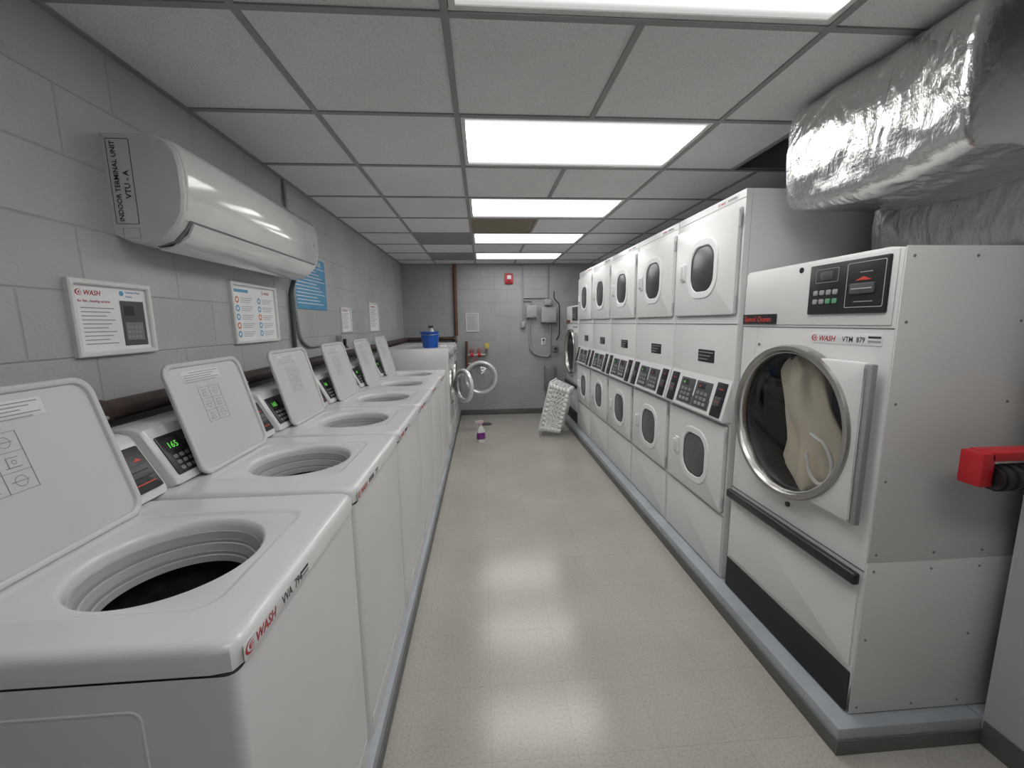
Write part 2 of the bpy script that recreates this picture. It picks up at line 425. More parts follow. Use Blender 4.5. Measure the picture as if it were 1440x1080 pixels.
def copy_thing(top, delta, label=None):
    kids_map = {}
    for c in list(bpy.data.objects):
        if c.parent: kids_map.setdefault(c.parent.name, []).append(c)
    n = top.copy(); COL.objects.link(n); n.location = Vector(top.location) + Vector(delta)
    if label: n['label'] = label
    def rec(src, dst):
        for c in kids_map.get(src.name, []):
            k = c.copy(); COL.objects.link(k); k.parent = dst; rec(c, k)
    rec(top, n); return n

# ------------------------------------------------------------------ room
XL, XRW, XCH, YB, YF, ZC = -1.25, 1.75, 2.28, 6.70, -1.3, 2.43
YS = 1.15
ZT = 2.85
mb = MB(); mb.box(XL - .1, XCH + .1, YF - .1, YB + .1, -0.1, 0, FLOORM); structure('floor', mb)
mb = MB(); mb.box(XL - .1, XL, YF - .1, YB + .1, 0, ZT, WALLYZ); structure('wall_left', mb)
mb = MB(); mb.box(XRW, XCH + .1, YF - .1, YS, 0, ZT, PAINTW); mb.box(XCH, XCH + .1, YS, YB + .1, 0, ZT, WALLYZ); structure('wall_right', mb)
mb = MB(); mb.box(XL, XCH, YB, YB + .1, 0, ZT, WALLXZ); structure('wall_back', mb)
mb = MB(); mb.box(XL, XRW, YF - .1, YF, 0, ZT, WALLXZ); structure('wall_front', mb)

s = 0.61; GX0, GY0 = -0.0933, 1.391
lights = [(-3, -2), (-1, 0), (1, 2), (3, 4), (5, 6), (7, 8)]
mb = MB()
XG = 1.56
xs = [XL] + [GX0 + k * s for k in range(-1, 3)] + [XG, GX0 + 3 * s, XCH]
ys = [YF] + [GY0 + k * s for k in range(-4, 9)] + [YB]
for i in range(len(xs) - 1):
    for j in range(len(ys) - 1):
        k = j - 5
        c = i - 2
        if c in (0, 1) and any(k == a for a, b in lights): continue
        if xs[i] >= XG - .01 and -1 <= k <= 1: continue
        if i == len(xs) - 2 and k < 0: continue
        m = TILE
        if (k == 5 and c == -1) or (k == 7 and c == -1): m = TILED
        if k == 4 and c == 0: m = TILEB
        mb.box(xs[i], xs[i + 1], ys[j], ys[j + 1], ZC + 0.003, ZC + 0.018, m)
for x in xs[1:-1]:
    if abs(x - XG) < .01: segs = [(GY0 - s, GY0 + 2 * s)]
    elif x > 1.7: segs = [(GY0 + 2 * s, YB)]
    else:
        c = round((x - GX0) / s)
        if c == 1:
            segs = []; y = YF
            for a, b in lights:
                segs.append((y, GY0 + a * s)); y = GY0 + b * s
            segs.append((y, YB))
        else: segs = [(YF, YB)]
    for a, b in segs: mb.box(x - .012, x + .012, a, b, ZC - 0.003, ZC + 0.0035, TBAR)
for y in ys[1:-1]:
    k = round((y - GY0) / s)
    xe = XCH if k >= 2 else (XG if k >= -1 else XRW)
    mb.box(XL, xe, y - .012, y + .012, ZC - 0.0028, ZC + 0.0034, TBAR)
mb.box(XL, XL + .022, YF, YB, ZC - 0.004, ZC + 0.003, TBAR)
mb.box(XL, XCH, YB - .022, YB, ZC - 0.004, ZC + 0.003, TBAR)
mb.box(XL, XCH, YF, YB, ZT - .02, ZT, PLENUM)
structure('ceiling', mb)

for n_, (a, b) in enumerate(lights):
    y0, y1 = GY0 + a * s + .014, GY0 + b * s - .014; x0, x1 = GX0 + .014, GX0 + 2 * s - .014
    cx, cy = (x0 + x1) / 2, (y0 + y1) / 2
    t = thing('ceiling_light', 'lit white recessed fluorescent troffer in the ceiling grid', 'ceiling light', (cx, cy, ZC), 'fluorescent ceiling lights')
    m1 = MB()
    w = .02
    m1.box(x0, x1, y0, y0 + w, ZC + .001, ZC + .012, PLASTW); m1.box(x0, x1, y1 - w, y1, ZC + .001, ZC + .012, PLASTW)
    m1.box(x0, x0 + w, y0 + w, y1 - w, ZC + .001, ZC + .012, PLASTW); m1.box(x1 - w, x1, y0 + w, y1 - w, ZC + .001, ZC + .012, PLASTW)
    m1.box(x0, x1, y0, y1, ZC + .03, ZC + .09, PLASTW)
    part(t, 'frame', m1)
    m1 = MB(); m1.box(x0 + w, x1 - w, y0 + w, y1 - w, ZC + .005, ZC + .012, DIFF)
    part(t, 'diffuser', m1, 'glowing prismatic diffuser panel')

m1 = MB(); m1.box(XL, -.385, .54, YB, 0, .1, CURB, .008, 2); structure('trim_1', m1)
m1 = MB(); m1.box(1.205, XRW, 1.15, YB, 0, .1, CURB, .008, 2); m1.box(XRW, XCH, 1.15, YB, 0, .1, CURB); structure('trim_2', m1)
m1 = MB(); m1.box(-.385, -.379, .54, YB, 0, .05, VINYLB, .002); structure('baseboard_left', m1)
m1 = MB(); m1.box(1.199, 1.205, 1.15, YB, 0, .058, VINYLB, .002); m1.box(1.199, XRW, 1.144, 1.15, 0, .058, VINYLB, .002)
m1.box(XRW - .006, XRW, YF, 1.144, 0, .095, VINYLB, .002); structure('baseboard_right', m1)
m1 = MB(); m1.box(-.379, 1.199, YB - .008, YB, 0, .09, VINYLB, .002); structure('baseboard_back', m1)
m1 = MB(); m1.box(XL, XRW, YF, YF + .008, 0, .09, VINYLB, .002); structure('baseboard_front', m1)

# ------------------------------------------------------------------ top-load washers
WP = 0.664
def sdf_ray(cx, cy, ang, rect, r):
    x0, x1, y0, y1 = rect; mx, my = (x0 + x1) / 2, (y0 + y1) / 2; hx, hy = (x1 - x0) / 2 - r, (y1 - y0) / 2 - r
    lo, hi = 0, 2
    for _ in range(40):
        t = (lo + hi) / 2; px, py = abs(cx + t * cos(ang) - mx) - hx, abs(cy + t * sin(ang) - my) - hy
        d = sqrt(max(px, 0) ** 2 + max(py, 0) ** 2) + min(max(px, py), 0) - r
        if d < 0: lo = t
        else: hi = t
    return (cx + lo * cos(ang), cy + lo * sin(ang))

def washer(first, y0, y1, label):
    ym = y1 - .315
    t = thing('washing_machine', label, 'washing machine', (-.8, ym, .1), 'row of top-load washers')
    m = MB(); P = lambda d, z: [(a, b, z) for a, b in rrpts(-1.17 + d, -.41 - d, y0 + .003 + d, y1 - .003 - d, .018, 4)]
    m.loft([P(0, .1), P(0, .955)], WHITE2, True, False)
    m.loft([P(.004, .95), P(.004, .968)], SEAM)
    for yy, sg in ((y0 + .003, -1), (y1 - .003, 1)):
        m.M = frame((0, yy, 0), (1, 0, 0) if sg < 0 else (-1, 0, 0), (0, 0, 1), (0, sg, 0))
        U0, U1 = (-.99, -.56) if sg < 0 else (.56, .99)
        m.ring(U0, U1, .2, .905, .02, .006, -.002, .0016, WHITE2, .0015)
    m.M = FL(-.41)
    m.box(y0 + .03, y1 - .03, .104, .165, .0, .002, WHITE2)
    m.box(y0 + .02, y1 - .02, .168, .1705, -.001, .0012, SEAML)
    part(t, 'cabinet', m)
    # top panel
    m = MB(); cx, cy = -.705, ym; N = 96; A = [2 * pi * i / N for i in range(N)]
    R1 = (-1.175, -.404, y0, y1)
    sh = lambda r, d: (r[0] + d, r[1] - d, r[2] + d, r[3] - d)
    R2 = (-.928, -.500, ym - .200, ym + .203)
    L = []
    for rect, r, z in ((R1, .028, .962), (R1, .028, .995), (sh(R1, .003), .028, 1.004), (sh(R1, .009), .028, 1.009), (sh(R1, .018), .028, 1.011), (sh(R1, .022), .028, 1.011),
                       (sh(R2, -.010), .055, 1.011), (sh(R2, -.006), .053, 1.011), (R2, .05, 1.0095), (sh(R2, .006), .045, 1.0055), (sh(R2, .009), .043, 1.005)):
        L.append([(*sdf_ray(cx, cy, a, rect, r), z) for a in A])
    for r, z in ((.182, 1.0045), (.178, 1.003), (.173, .997), (.1705, .988), (.170, .972)):
        L.append([(cx + r * cos(a), cy + r * sin(a), z) for a in A])
    m.loft(L, WHITE)
    part(t, 'top_panel', m)
    m = MB(); n9 = 96
    m.rev([(.1695, .976), (.165, .975), (.163, .956)], cx, cy, TUBG, n9)
    m.rev([(.163, .956), (.158, .955), (.157, .949)], cx, cy, TUBG2, n9)
    m.rev([(.157, .949), (.153, .948), (.151, .930)], cx, cy, PLASTG, n9)
    m.rev([(.151, .930), (.147, .929), (.146, .922)], cx, cy, TUBG2, n9)
    m.rev([(.146, .922), (.142, .921), (.141, .905), (.150, .900)], cx, cy, TUBG, n9)
    m.rev([(.150, .900), (.172, .893), (.20, .87), (.205, .6), (.19, .56), (.02, .56)], cx, cy, TUBD, n9, False, True)
    part(t, 'tub', m, 'grey stepped rim around a dark steel basket')
    m = MB()
    m.rev([(.085, .57), (.07, .62), (.055, .70), (.05, .83), (.062, .848), (.062, .856), (.052, .864), (.03, .867), (.028, .876), (.01, .878)], cx, cy, PLASTG, 28, True, True)
    for k in range(4):
        a = k * pi / 2 + .4
        m.M = Matrix.Translation((cx, cy, 0)) @ Matrix.Rotation(a, 4, 'Z')
        m.box(.04, .13, -.006, .006, .57, .66, PLASTG, .004)
        m.box(.02, .064, -.014, .014, .852, .868, PLASTW, .005)
    part(t, 'agitator', m, 'pale plastic agitator')
    # lid
    a = radians(14.5); H = (-.937, 0, 1.013)
    LF = frame(H, (0, 1, 0), (-sin(a), 0, cos(a)), (cos(a), 0, sin(a)))
    m = MB(LF); u0, u1, v1 = ym - .185, ym + .238, .390
    Q = lambda d, w: [(p, q, w) for p, q in rrpts(u0 + d, u1 - d, d, v1 - d, .045 - d * .6, 8)]
    m.loft([Q(.01, -.015), Q(.002, -.014), Q(0, -.011), Q(0, -.003), Q(.003, 0), Q(.010, 0), Q(.014, -.002), Q(.017, -.009)], LIDW, True, True)
    m.cyl((u0 + .03, .004, -.008), (u0 + .08, .004, -.008), .008, PLASTG, 12)
    m.cyl((u1 - .08, .004, -.008), (u1 - .03, .004, -.008), .008, PLASTG, 12)
    m.cyl((u1 - .004, .27, -.006), (u1 + .006, .27, -.006), .006, MIDG, 10)
    lid = part(t, 'lid', m, 'open white enamelled lid')
    lc = (u0 + u1) / 2 - (.02 if not first else .005)
    m = MB(LF); w = -.0085
    m.rr(lc - .11, lc + .09, .315, .358, .004, w - .0004, w, STICK, .0002)
    for k in range(5):
        m.box(lc - .10 + (.03 if k == 0 else 0), lc + .08 - (.02 * (k % 3)), .350 - k * .0083, .3525 - k * .0083, w, w + .0004, GREYINK)
    part(lid, 'warning_label', m, 'pale sticker with rows of small print')
    if first: lc -= .045
    m = MB(LF); g = .057; x0_, x1_ = lc - g, lc + g; gh = .043; z0_ = .165; z1_ = z0_ + 3 * gh
    for k in range(3): m.box(x0_ + k * g - .0006, x0_ + k * g + .0006, z0_, z1_, w, w + .0004, GREYINK)
    for k in range(4): m.box(x0_, x1_, z0_ + k * gh - .0006, z0_ + k * gh + .0006, w, w + .0004, GREYINK)
    for i in range(2):
        for j in range(3):
            c0, c1 = x0_ + g / 2 + i * g, z0_ + gh / 2 + j * gh
            if (i + j) % 2:
                m.rev([(.011, w + .0002), (.0125, w + .0002)], c0, c1, GREYINK, 16)
                m.box(c0 - .018, c0 + .016, c1 - .0006, c1 + .001, w, w + .0004, GREYINK)
            else:
                m.box(c0 - .016, c0 + .014, c1 - .013, c1 - .011, w, w + .0004, GREYINK)
                m.box(c0 - .011, c0 - .0095, c1 - .012, c1 + .011, w, w + .0004, GREYINK)
                m.box(c0 - .011, c0 + .013, c1 + .009, c1 + .0105, w, w + .0004, GREYINK)
                m.rev([(.0035, w + .0002), (.005, w + .0002)], c0 + .002, c1 - .001, GREYINK, 12)
    part(lid, 'instruction_pictograms', m, 'grid of line-drawn usage pictograms')
    # console
    ca, cb = y0 + (.068 if not first else .09), y1 + .050
    m = MB(); prof = [(-1.165, 1.009), (-.985, 1.009), (-.970, 1.018), (-.972, 1.035), (-1.045, 1.172), (-1.060, 1.194), (-1.09, 1.203), (-1.165, 1.203)]
    loops = []
    for yy, d in ((ca, .012), (ca + .004, .004), (ca + .016, 0), (cb - .014, 0), (cb - .004, .004), (cb, .012)):
        mx_, mz_ = -1.08, 1.1
        loops.append([(mx_ + (p - mx_) * (1 - d * 8), yy, mz_ + (q - mz_) * (1 - d * 8)) for p, q in prof])
    m.loft(loops, WHITE, True, True)
    con = part(t, 'console', m)
    uv = Vector((-1.045 + .972, 0, 1.172 - 1.035)).normalized(); wv = Vector((uv.z, 0, -uv.x))
    CF = frame((-.972, 0, 1.035), (0, 1, 0), uv, wv)
    m = MB(CF); k0 = ca + .022
    m.rr(k0, k0 + .155, .010, .148, .006, 0, .004, BLACK, .001)
    m.rr(k0 + .015, k0 + .09, .090, .134, .003, .004, .005, BLACKM, .0005)
    m.text('165', k0 + .024, .099, .030, GREENLED, .0055, bold=.0)
    for i in range(4):
        for j in range(3):
            m.rr(k0 + .02 + i * .026, k0 + .038 + i * .026, .021 + j * .021, .034 + j * .021, .004, .004, .0065, MIDG if i < 3 else PLASTG, .001)
    m.box(k0 + .105, k0 + .14, .095, .101, .004, .0055, GREYINK); m.box(k0 + .105, k0 + .14, .113, .119, .004, .0055, GREYINK)
    part(con, 'keypad_display', m, 'black control panel with green digits')
    m = MB(CF)
    m.rr(cb - .128, cb - .016, .008, .146, .006, 0, .006, BLACK, .001)
    m.rr(cb - .118, cb - .026, .05, .09, .004, .006, .012, DKG, .002)
    m.box(cb - .108, cb - .036, .0685, .0715, .012, .0125, BLACKM)
    m.add([(cb - .060, .1, .0065), (cb - .030, .1, .0065), (cb - .045, .110, .0065)], [[0, 1, 2]], REDLED)
    m.box(cb - .11, cb - .03, .030, .033, .006, .0065, REDLED)
    part(con, 'card_reader', m, 'black card reader with red arrow')
    m = MB(FL(-.404)); v = .967
    m.rr(y0 + .02, y0 + .275, .964, .994, .002, 0, .0012, STICK, .0003)
    m.logo(y0 + .024, v + .003, .019, .0016)
    if first:
        m.text('VVA  794', y0 + .15, v + .003, .026, BLACKINK, .0016, bold=.015, sx=.85)
    else:
        for k in range(4): m.box(y0 + .15 + k * .016, y0 + .161 + k * .016, v + .005, v + .020, .0012, .0018, BLACKINK)
    m.box(y0 + .235, y0 + .27, v + .004, v + .010, .0012, .0018, GREYINK); m.box(y0 + .235, y0 + .27, v + .014, v + .020, .0012, .0018, BLACKINK)
    part(t, 'brand_label', m, 'white strip with red WASH logo')
    return t
w1 = washer(True, .612, 1.222, 'white top-load washer with open lid, row end, labelled VVA 794')
w2 = washer(False, 1.236, 1.886, 'white top-load coin laundry washer with its lid open')
for k in range(2, 6): copy_thing(w2, (0, WP * (k - 1), 0))

# ------------------------------------------------------------------ front-load washers
def front_loader(y0, y1, hinge_y, ang, r, label, arm):
    yc = (y0 + y1) / 2; zc = .74
    t = thing('front_load_washer', label, 'washing machine', (-.8, yc, .1), 'front-load washers')
    m = MB(); rect = (y0, y1, .1, 1.23)
    N = 64; A = [2 * pi * (i + .5) / N for i in range(N)]
    m.M = FL(0)
    L = []
    for w, d in ((-1.14, 0), (-.408, 0), (-.402, .004), (-.40, .01)):
        L.append([(*sdf_ray(yc, zc, a, (rect[0] + d, rect[1] - d, rect[2] + d, rect[3] - d), .015), w) for a in A])
    L.append([(yc + (r + .02) * cos(a), zc + (r + .02) * sin(a), -.40) for a in A])
    L.append([(yc + (r + .0) * cos(a), zc + (r + .0) * sin(a), -.42) for a in A])
    m.loft(L, WHITE, True, False)
    part(t, 'cabinet', m)
    m = MB(FL(0))
    m.rev([(r + .022, -.40), (r + .018, -.385), (r - .01, -.385), (r - .02, -.43)], yc, zc, STEEL, 40)
    m.rev([(r - .02, -.43), (r - .01, -.5), (r, -.9)], yc, zc, DRUM, 40, False, True)
    part(t, 'drum', m, 'steel porthole and drum')
    m = MB(FL(-.40))
    m.rr(y0 + .05, y1 - .05, 1.07, 1.2, .01, 0, .012, PLASTG, .002)
    m.rr(y0 + .08, y0 + .2, 1.1, 1.17, .005, .012, .014, BLACK, .001)
    for k in range(5): m.rr(y0 + .26 + k * .06, y0 + .3 + k * .06, 1.11, 1.14, .006, .012, .016, MIDG, .001)
    part(t, 'control_panel', m)
    m = MB(FL(-.40)); m.rr(y0 + .03, y1 - .03, .12, .3, .01, 0, .004, WHITE2, .002); part(t, 'kick_panel', m)
    dx, dy = sin(ang), -cos(ang)
    DF = frame((-.385, hinge_y, zc), (dx, dy, 0), (0, 0, 1), (dy, -dx, 0))
    m = MB(DF); c = r + arm
    m.rev([(r - .035, -.012), (r - .03, .018), (r - .01, .028), (r + .01, .022), (r + .016, 0), (r + .01, -.018), (r - .02, -.022), (r - .035, -.012)], c, 0, RIMLT, 48)
    m.box(0.0, arm + .01, -.05, .05, -.012, .008, STEEL, .004)
    door = part(t, 'door', m, 'open round bright-rimmed door')
    m = MB(DF); m.rev([(r - .035, 0), (r - .05, .03), (r - .07, .075), (r - .10, .10), (.03, .11), (.005, .11)], c, 0, GLASSC, 40, False, True)
    part(door, 'door_glass', m, 'bowl-shaped clear glass')
    return t
front_loader(4.66, 5.42, 5.30, radians(32), .20, 'white front-load washer, round door ajar, blue bucket on top', .06)
front_loader(5.44, 6.20, 5.85, radians(88), .225, 'white front-load washer with round glass door wide open', .12)

# ------------------------------------------------------------------ stacked dryers
XD = 1.28; XDB = 1.965
def stack(y0):
    y1 = y0 + .682; yc = (y0 + y1) / 2
    t = thing('stacked_dryer', 'white stacked double dryer with two dark-windowed doors', 'dryer', (1.62, yc, .1), 'row of stacked dryers')
    m = MB(); m.box(XD, XDB, y0, y1, .1, 2.14, DRYERW, .006, 2)
    m.M = FR(XD); a, b = -y1, -y0
    m.box(a + .004, b - .004, 1.488, 1.493, -.002, .0015, SEAM)
    m.box(a + .004, b - .004, .975, .979, -.002, .0015, SEAM)
    m.box(a + .004, b - .004, .455, .459, -.002, .0015, SEAML)
    m.box(a + .004, b - .004, 2.098, 2.101, -.002, .0015, SEAML)
    m.rr(a + .01, b - .01, .11, .45, .006, 0, .006, DRYERW, .002)
    m.M = FB(y0)
    m.box(XD + .03, XD + .032, .11, 2.12, -.001, .0008, SEAML)
    part(t, 'cabinet', m)
    for (z0, z1, du) in ((1.54, 2.055, 0), (.475, .955, .02)):
        m = MB(FR(XD))
        m.rr(a + .022, b - .012, z0 - .006, z1 + .006, .014, 0, .003, SEAML, .0006)
        m.rr(a + .028, b - .018, z0, z1, .012, 0, .020, DRYERW, .005)
        uc = (a + b) / 2 + du; zc = (z0 + z1) / 2 + (.005 if du == 0 else -.005)
        m.ring(uc - .158, uc + .168, zc - .166, zc + .166, .125, .040, .018, .0255, RINGW, .004, 12)
        for zz in (z0 + .06, z1 - .06): m.cyl((b - .016, zz - .03, .012), (b - .016, zz + .03, .012), .007, PLASTG, 10)
        d = part(t, 'door', m)
        m = MB(FR(XD)); m.rr(uc - .117, uc + .127, zc - .125, zc + .125, .10, .016, .021, WINDOWD if du == 0 else WINDOWG, .002, 10)
        m.ring(uc - .120, uc + .130, zc - .128, zc + .128, .10, .010, .018, .022, BLACK, .0018, 10)
        part(d, 'window', m, 'dark tinted rounded window')
        m = MB(FR(XD)); m.rr(uc - .235, uc - .185, zc - .055, zc + .055, .012, .018, .030, WHITE, .006)
        m.rr(uc - .226, uc - .205, zc - .042, zc + .042, .008, .030, .044, PLASTW, .006)
        part(d, 'handle', m, 'white moulded pull handle')
    m = MB(FR(XD)); m.rr(b - .36, b - .19, 1.275, 1.345, .004, 0, .003, BLACK, .001)
    for k in range(3): m.box(b - .35, b - .2 - .03 * k, 1.328 - k * .02, 1.333 - k * .02, .003, .0034, GREYINK)
    part(t, 'notice_label', m, 'small black label')
    tl = radians(14); CF = frame((XD - .048, 0, .985), (0, -1, 0), (sin(tl), 0, cos(tl)), (-cos(tl), 0, sin(tl)))
    m = MB(); prof = [(XD, .98), (XD - .045, .98), (XD - .05, .99), (XD + .0, 1.2), (XD + .002, 1.205)]
    m.loft([[(p, yy, q) for p, q in prof] for yy in (y0 + .006, y1 - .006)], DRYERW, True, True)
    cp = part(t, 'control_panel', m)
    m = MB(CF); m.rr(a + .155, b - .155, .022, .190, .008, 0, .004, MIDG, .001)
    for k in (0, 1):
        uu = a + .163 + k * .186
        m.rr(uu, uu + .170, .030, .182, .005, .004, .006, DKG, .001)
        m.rr(uu + .02, uu + .10, .137, .172, .003, .006, .007, BLACKM, .0004)
        m.text('45', uu + .035, .144, .022, GREENLED if k == 0 else REDLED, .0075)
        for i in range(3):
            for j in range(3): m.rr(uu + .026 + i * .042, uu + .056 + i * .042, .042 + j * .030, .061 + j * .030, .004, .006, .008, MIDG if j else GREYINK, .001)
    part(cp, 'keypad_display', m, 'dark keypads with lit digits')
    for k in (0, 1):
        uu = a + .026 if k == 0 else b - .126
        m = MB(CF); m.rr(uu, uu + .095, .012, .200, .006, 0, .008, BLACK, .002)
        m.rr(uu + .018, uu + .078, .07, .12, .004, .008, .016, DKG, .003)
        m.box(uu + .026, uu + .070, .093, .096, .016, .0166, REDLED)
        m.box(uu + .03, uu + .066, .162, .166, .008, .0086, REDLED)
        part(cp, 'card_reader', m, 'black card reader with red slot')
    m = MB(FR(XD)); m.rr(b - .24, b - .06, 2.107, 2.128, .002, 0, .001, STICK, .0003)
    m.logo(b - .235, 2.111, .012, .0013); m.box(b - .15, b - .075, 2.113, 2.122, .001, .0015, GREYINK)
    part(t, 'brand_label', m, 'white strip with red WASH logo')
    return t
st = stack(2.0)
for k in range(1, 5): copy_thing(st, (0, .689 * k, 0))

# ------------------------------------------------------------------ large single dryer
def big_dryer():
    y0, y1 = 1.20, 1.955; yc = 1.595; zc = 1.09
    t = thing('tumble_dryer', 'large white dryer with steel-ringed round door, cloth inside', 'dryer', (1.62, 1.58, .1), 'large tumble dryers')
    a, b = -y1, -y0
    m = MB(FR(XD)); N = 96; A = [2 * pi * (i + .5) / N for i in range(N)]; uc = -yc
    L = []
    rect = (a, b, .1, 1.735)
    for w, d in ((-.685, 0), (-.006, 0), (-.002, .002), (0, .007)):
        L.append([(*sdf_ray(uc, zc, q, (rect[0] + d, rect[1] - d, rect[2] + d, rect[3] - d), .01), w) for q in A])
    L.append([(uc + .30 * cos(q), zc + .30 * sin(q), 0) for q in A]); L.append([(uc + .30 * cos(q), zc + .30 * sin(q), -.03) for q in A])
    m.loft(L, DRYERW, True, False)
    m.box(a + .003, b - .003, 1.478, 1.482, -.001, .0012, SEAM)
    m.box(a + .003, b - .003, .655, .660, -.001, .0012, SEAM)
    m.box(a + .012, b - .012, 1.49, 1.725, 0, .004, DRYERW, .002)
    m.rr(a + .012, b - .012, .285, .62, .006, 0, .006, DRYERW, .003)
    for (u, v) in ((b - .40, 1.705), (uc + .03, .735)): m.cyl((u, v, 0), (u, v, .006), .011, BLACK, 14)
    m.cyl((uc - .23, 1.40, 0), (uc - .23, 1.40, .004), .006, MIDG, 10)
    part(t, 'cabinet', m)
    m = MB(FB(y0)); m.box(XD + .004, XDB - .004, .105, .688, -.001, .003, SIDEW, .001); m.box(XD + .004, XDB - .004, .694, 1.73, -.001, .003, SIDEW, .001)
    for u in (XD + .03, 1.52, 1.70):
        for v in (.13, .40, .66, .72, .98, 1.24, 1.50, 1.70):
            if u == 1.52 and v not in (.66, .72, .13, 1.7): continue
            m.cyl((u, v, .002), (u, v, .0045), .0045, MIDG, 10)
    part(t, 'side_panel', m, 'riveted sheet metal side')
    m = MB(FR(XD)); m.rr(a + .006, b - .006, .108, .265, .003, 0, .004, BLACKM, .001)
    part(t, 'kick_plate', m, 'black kick plate')
    m = MB(FR(XD)); m.rev([(.30, -.005), (.285, -.02), (.28, -.04), (.28, -.2), (.29, -.44)], uc, zc, DRUMD, 48, False, True)
    for k in range(3):
        q = k * 2.09 + .5
        m.cyl((uc + .25 * cos(q), zc + .25 * sin(q), -.06), (uc + .25 * cos(q), zc + .25 * sin(q), -.4), .03, DRUMD, 10)
    part(t, 'drum', m, 'dark drum interior')
    m = MB(FR(XD)); Lw = []
    def out(q, d):
        c, s_ = cos(q), sin(q); r = .310 - d
        if c > 0:
            tu = (.352 - d) / c; tv = (.278 - d) / abs(s_) if abs(s_) > 1e-6 else 9
            r = max(r, min(tu, tv))
        return r
    for w, d in ((.004, 0), (.026, 0), (.03, .002), (.032, .007)):
        Lw.append([(uc + out(q, d) * cos(q), zc + out(q, d) * sin(q), w) for q in A])
    Lw.append([(uc + .287 * cos(q), zc + .287 * sin(q), .032) for q in A]); Lw.append([(uc + .287 * cos(q), zc + .287 * sin(q), .004) for q in A])
    m.loft(Lw + [Lw[0]], DRYERW)
    door = part(t, 'door', m)
    m = MB(FR(XD)); m.rev([(.319, .004), (.320, .034), (.316, .043), (.308, .046), (.298, .044), (.290, .034), (.284, .012), (.284, .004), (.319, .004)], uc, zc, STEEL, 96)
    part(door, 'door_ring', m, 'brushed steel ring')
    m = MB(FR(XD)); m.rev([(.284, .010), (.20, .022), (.10, .030), (.005, .033)], uc, zc, GLASSW, 64, False, True)
    part(door, 'door_glass', m, 'clear domed glass')
    m = MB(FR(XD)); m.box(b - .040, b - .008, .822, 1.368, .03, .052, GRIPG, .006); m.box(b - .034, b - .026, .835, 1.355, .052, .055, CHROME, .001)
    part(door, 'handle', m, 'vertical grey grip strip')
    m = MB(FR(XD)); m.box(a + .004, b - .004, .605, .648, .006, .034, BLACK, .009, 3)
    part(t, 'lint_drawer_handle', m, 'long black plastic pull bar')
    m = MB(FR(XD)); m.rr(b - .345, b - .03, 1.53, 1.712, .006, .003, .012, BLACK, .002)
    cp = part(t, 'control_panel', m, 'black control panel')
    m = MB(FR(XD)); w = .012; U = b - .335
    m.ring(U + .02, U + .12, 1.645, 1.695, .004, .002, w, w + .001, GREYINK, .0003)
    m.rr(U + .04, U + .095, 1.655, 1.685, .002, w, w + .001, DKG, .0003)
    for i in range(4):
        for j in range(2):
            m.rr(U + .015 + i * .029, U + .036 + i * .029, 1.568 + j * .032, 1.586 + j * .032, .005, w, w + .003, (GREENDIM if (i, j) in ((3, 0), (2, 0)) else GREYINK), .001)
    part(cp, 'keypad_display', m, 'display and rubber keys')
    m = MB(FR(XD)); m.ring(U + .155, U + .295, 1.55, 1.70, .006, .002, w, w + .001, PLASTG, .0003)
    m.rr(U + .175, U + .265, 1.595, 1.630, .004, w, w + .007, DKG, .002)
    m.box(U + .182, U + .258, 1.611, 1.614, w + .007, w + .0075, PLASTG)
    m.add([(U + .190, 1.640, w + .001), (U + .250, 1.640, w + .001), (U + .22, 1.652, w + .001)], [[0, 1, 2]], REDLED)
    m.box(U + .205, U + .25, 1.665, 1.668, w, w + .001, GREYINK); m.box(U + .19, U + .26, 1.568, 1.571, w, w + .001, GREYINK)
    part(cp, 'card_reader', m, 'card slot with red arrow')
    m = MB(FR(XD)); m.rr(a + .006, a + .235, 1.492, 1.537, .003, .004, .007, BLACK, .001)
    m.text('Speed Queen', a + .018, 1.504, .034, REDLED, .0075, bold=.005, shear=.1)
    part(t, 'brand_badge', m, 'black badge with red lettering')
    m = MB(FR(XD)); m.rr(b - .325, b - .035, 1.422, 1.462, .002, 0, .0012, STICK, .0003)
    m.logo(b - .32, 1.432, .020, .0016); m.text('VTM  879', b - .185, 1.432, .026, BLACKINK, .0016, bold=.01, sx=.85)
    m.box(b - .085, b - .04, 1.447, 1.454, .0012, .0018, BLACKINK); m.box(b - .085, b - .04, 1.433, 1.440, .0012, .0018, GREYINK)
    part(t, 'brand_label', m, 'white strip with red WASH logo')
    return t
bd = big_dryer()
copy_thing(bd, (0, 4.27, 0), 'large white dryer with steel-ringed round door beside the stacked dryers')

# cloth inside the dryer: one bulky hanging garment with large folds
m = MB(FR(XD)); loops = []; NU, NV = 160, 80
for j in range(NV + 1):
    tv = j / NV; zc_ = .815 + .54 * tv
    half = .085 + .075 * (1 - tv) ** .9 + .010 * sin(tv * 8)
    if tv < .14: half *= .45 + 3.93 * tv
    if tv > .86: half *= 1 - ((tv - .86) / .14) ** 2 * .6
    cu_ = -1.535 - .125 * tv ** 1.1 + .012 * sin(tv * 6)
    lp = []
    for i in range(NU):
        q = 2 * pi * i / NU
        r1 = .5 + .5 * sin(5 * q + 1.6 * tv + 1.0 * noise.noise(Vector((0, tv * 3, 0))))
        r2 = .5 + .5 * sin(9 * q - 2.2 * tv + 1.5 * noise.noise(Vector((cos(q), sin(q), tv * 3))))
        fold = .90 + .16 * r1 + .07 * r2 + .20 * noise.noise(Vector((cos(q) * 1.3, sin(q) * 1.3, tv * 3.5)))
        dd = .060 * (1 + .25 * noise.noise(Vector((cos(q) * 2, tv * 3, 3))))
        zz = zc_ + .020 * sin(2 * q + 1)
        lp.append((cu_ + half * cos(q) * fold, zz, -.095 + dd * sin(q) * fold))
    loops.append(lp)
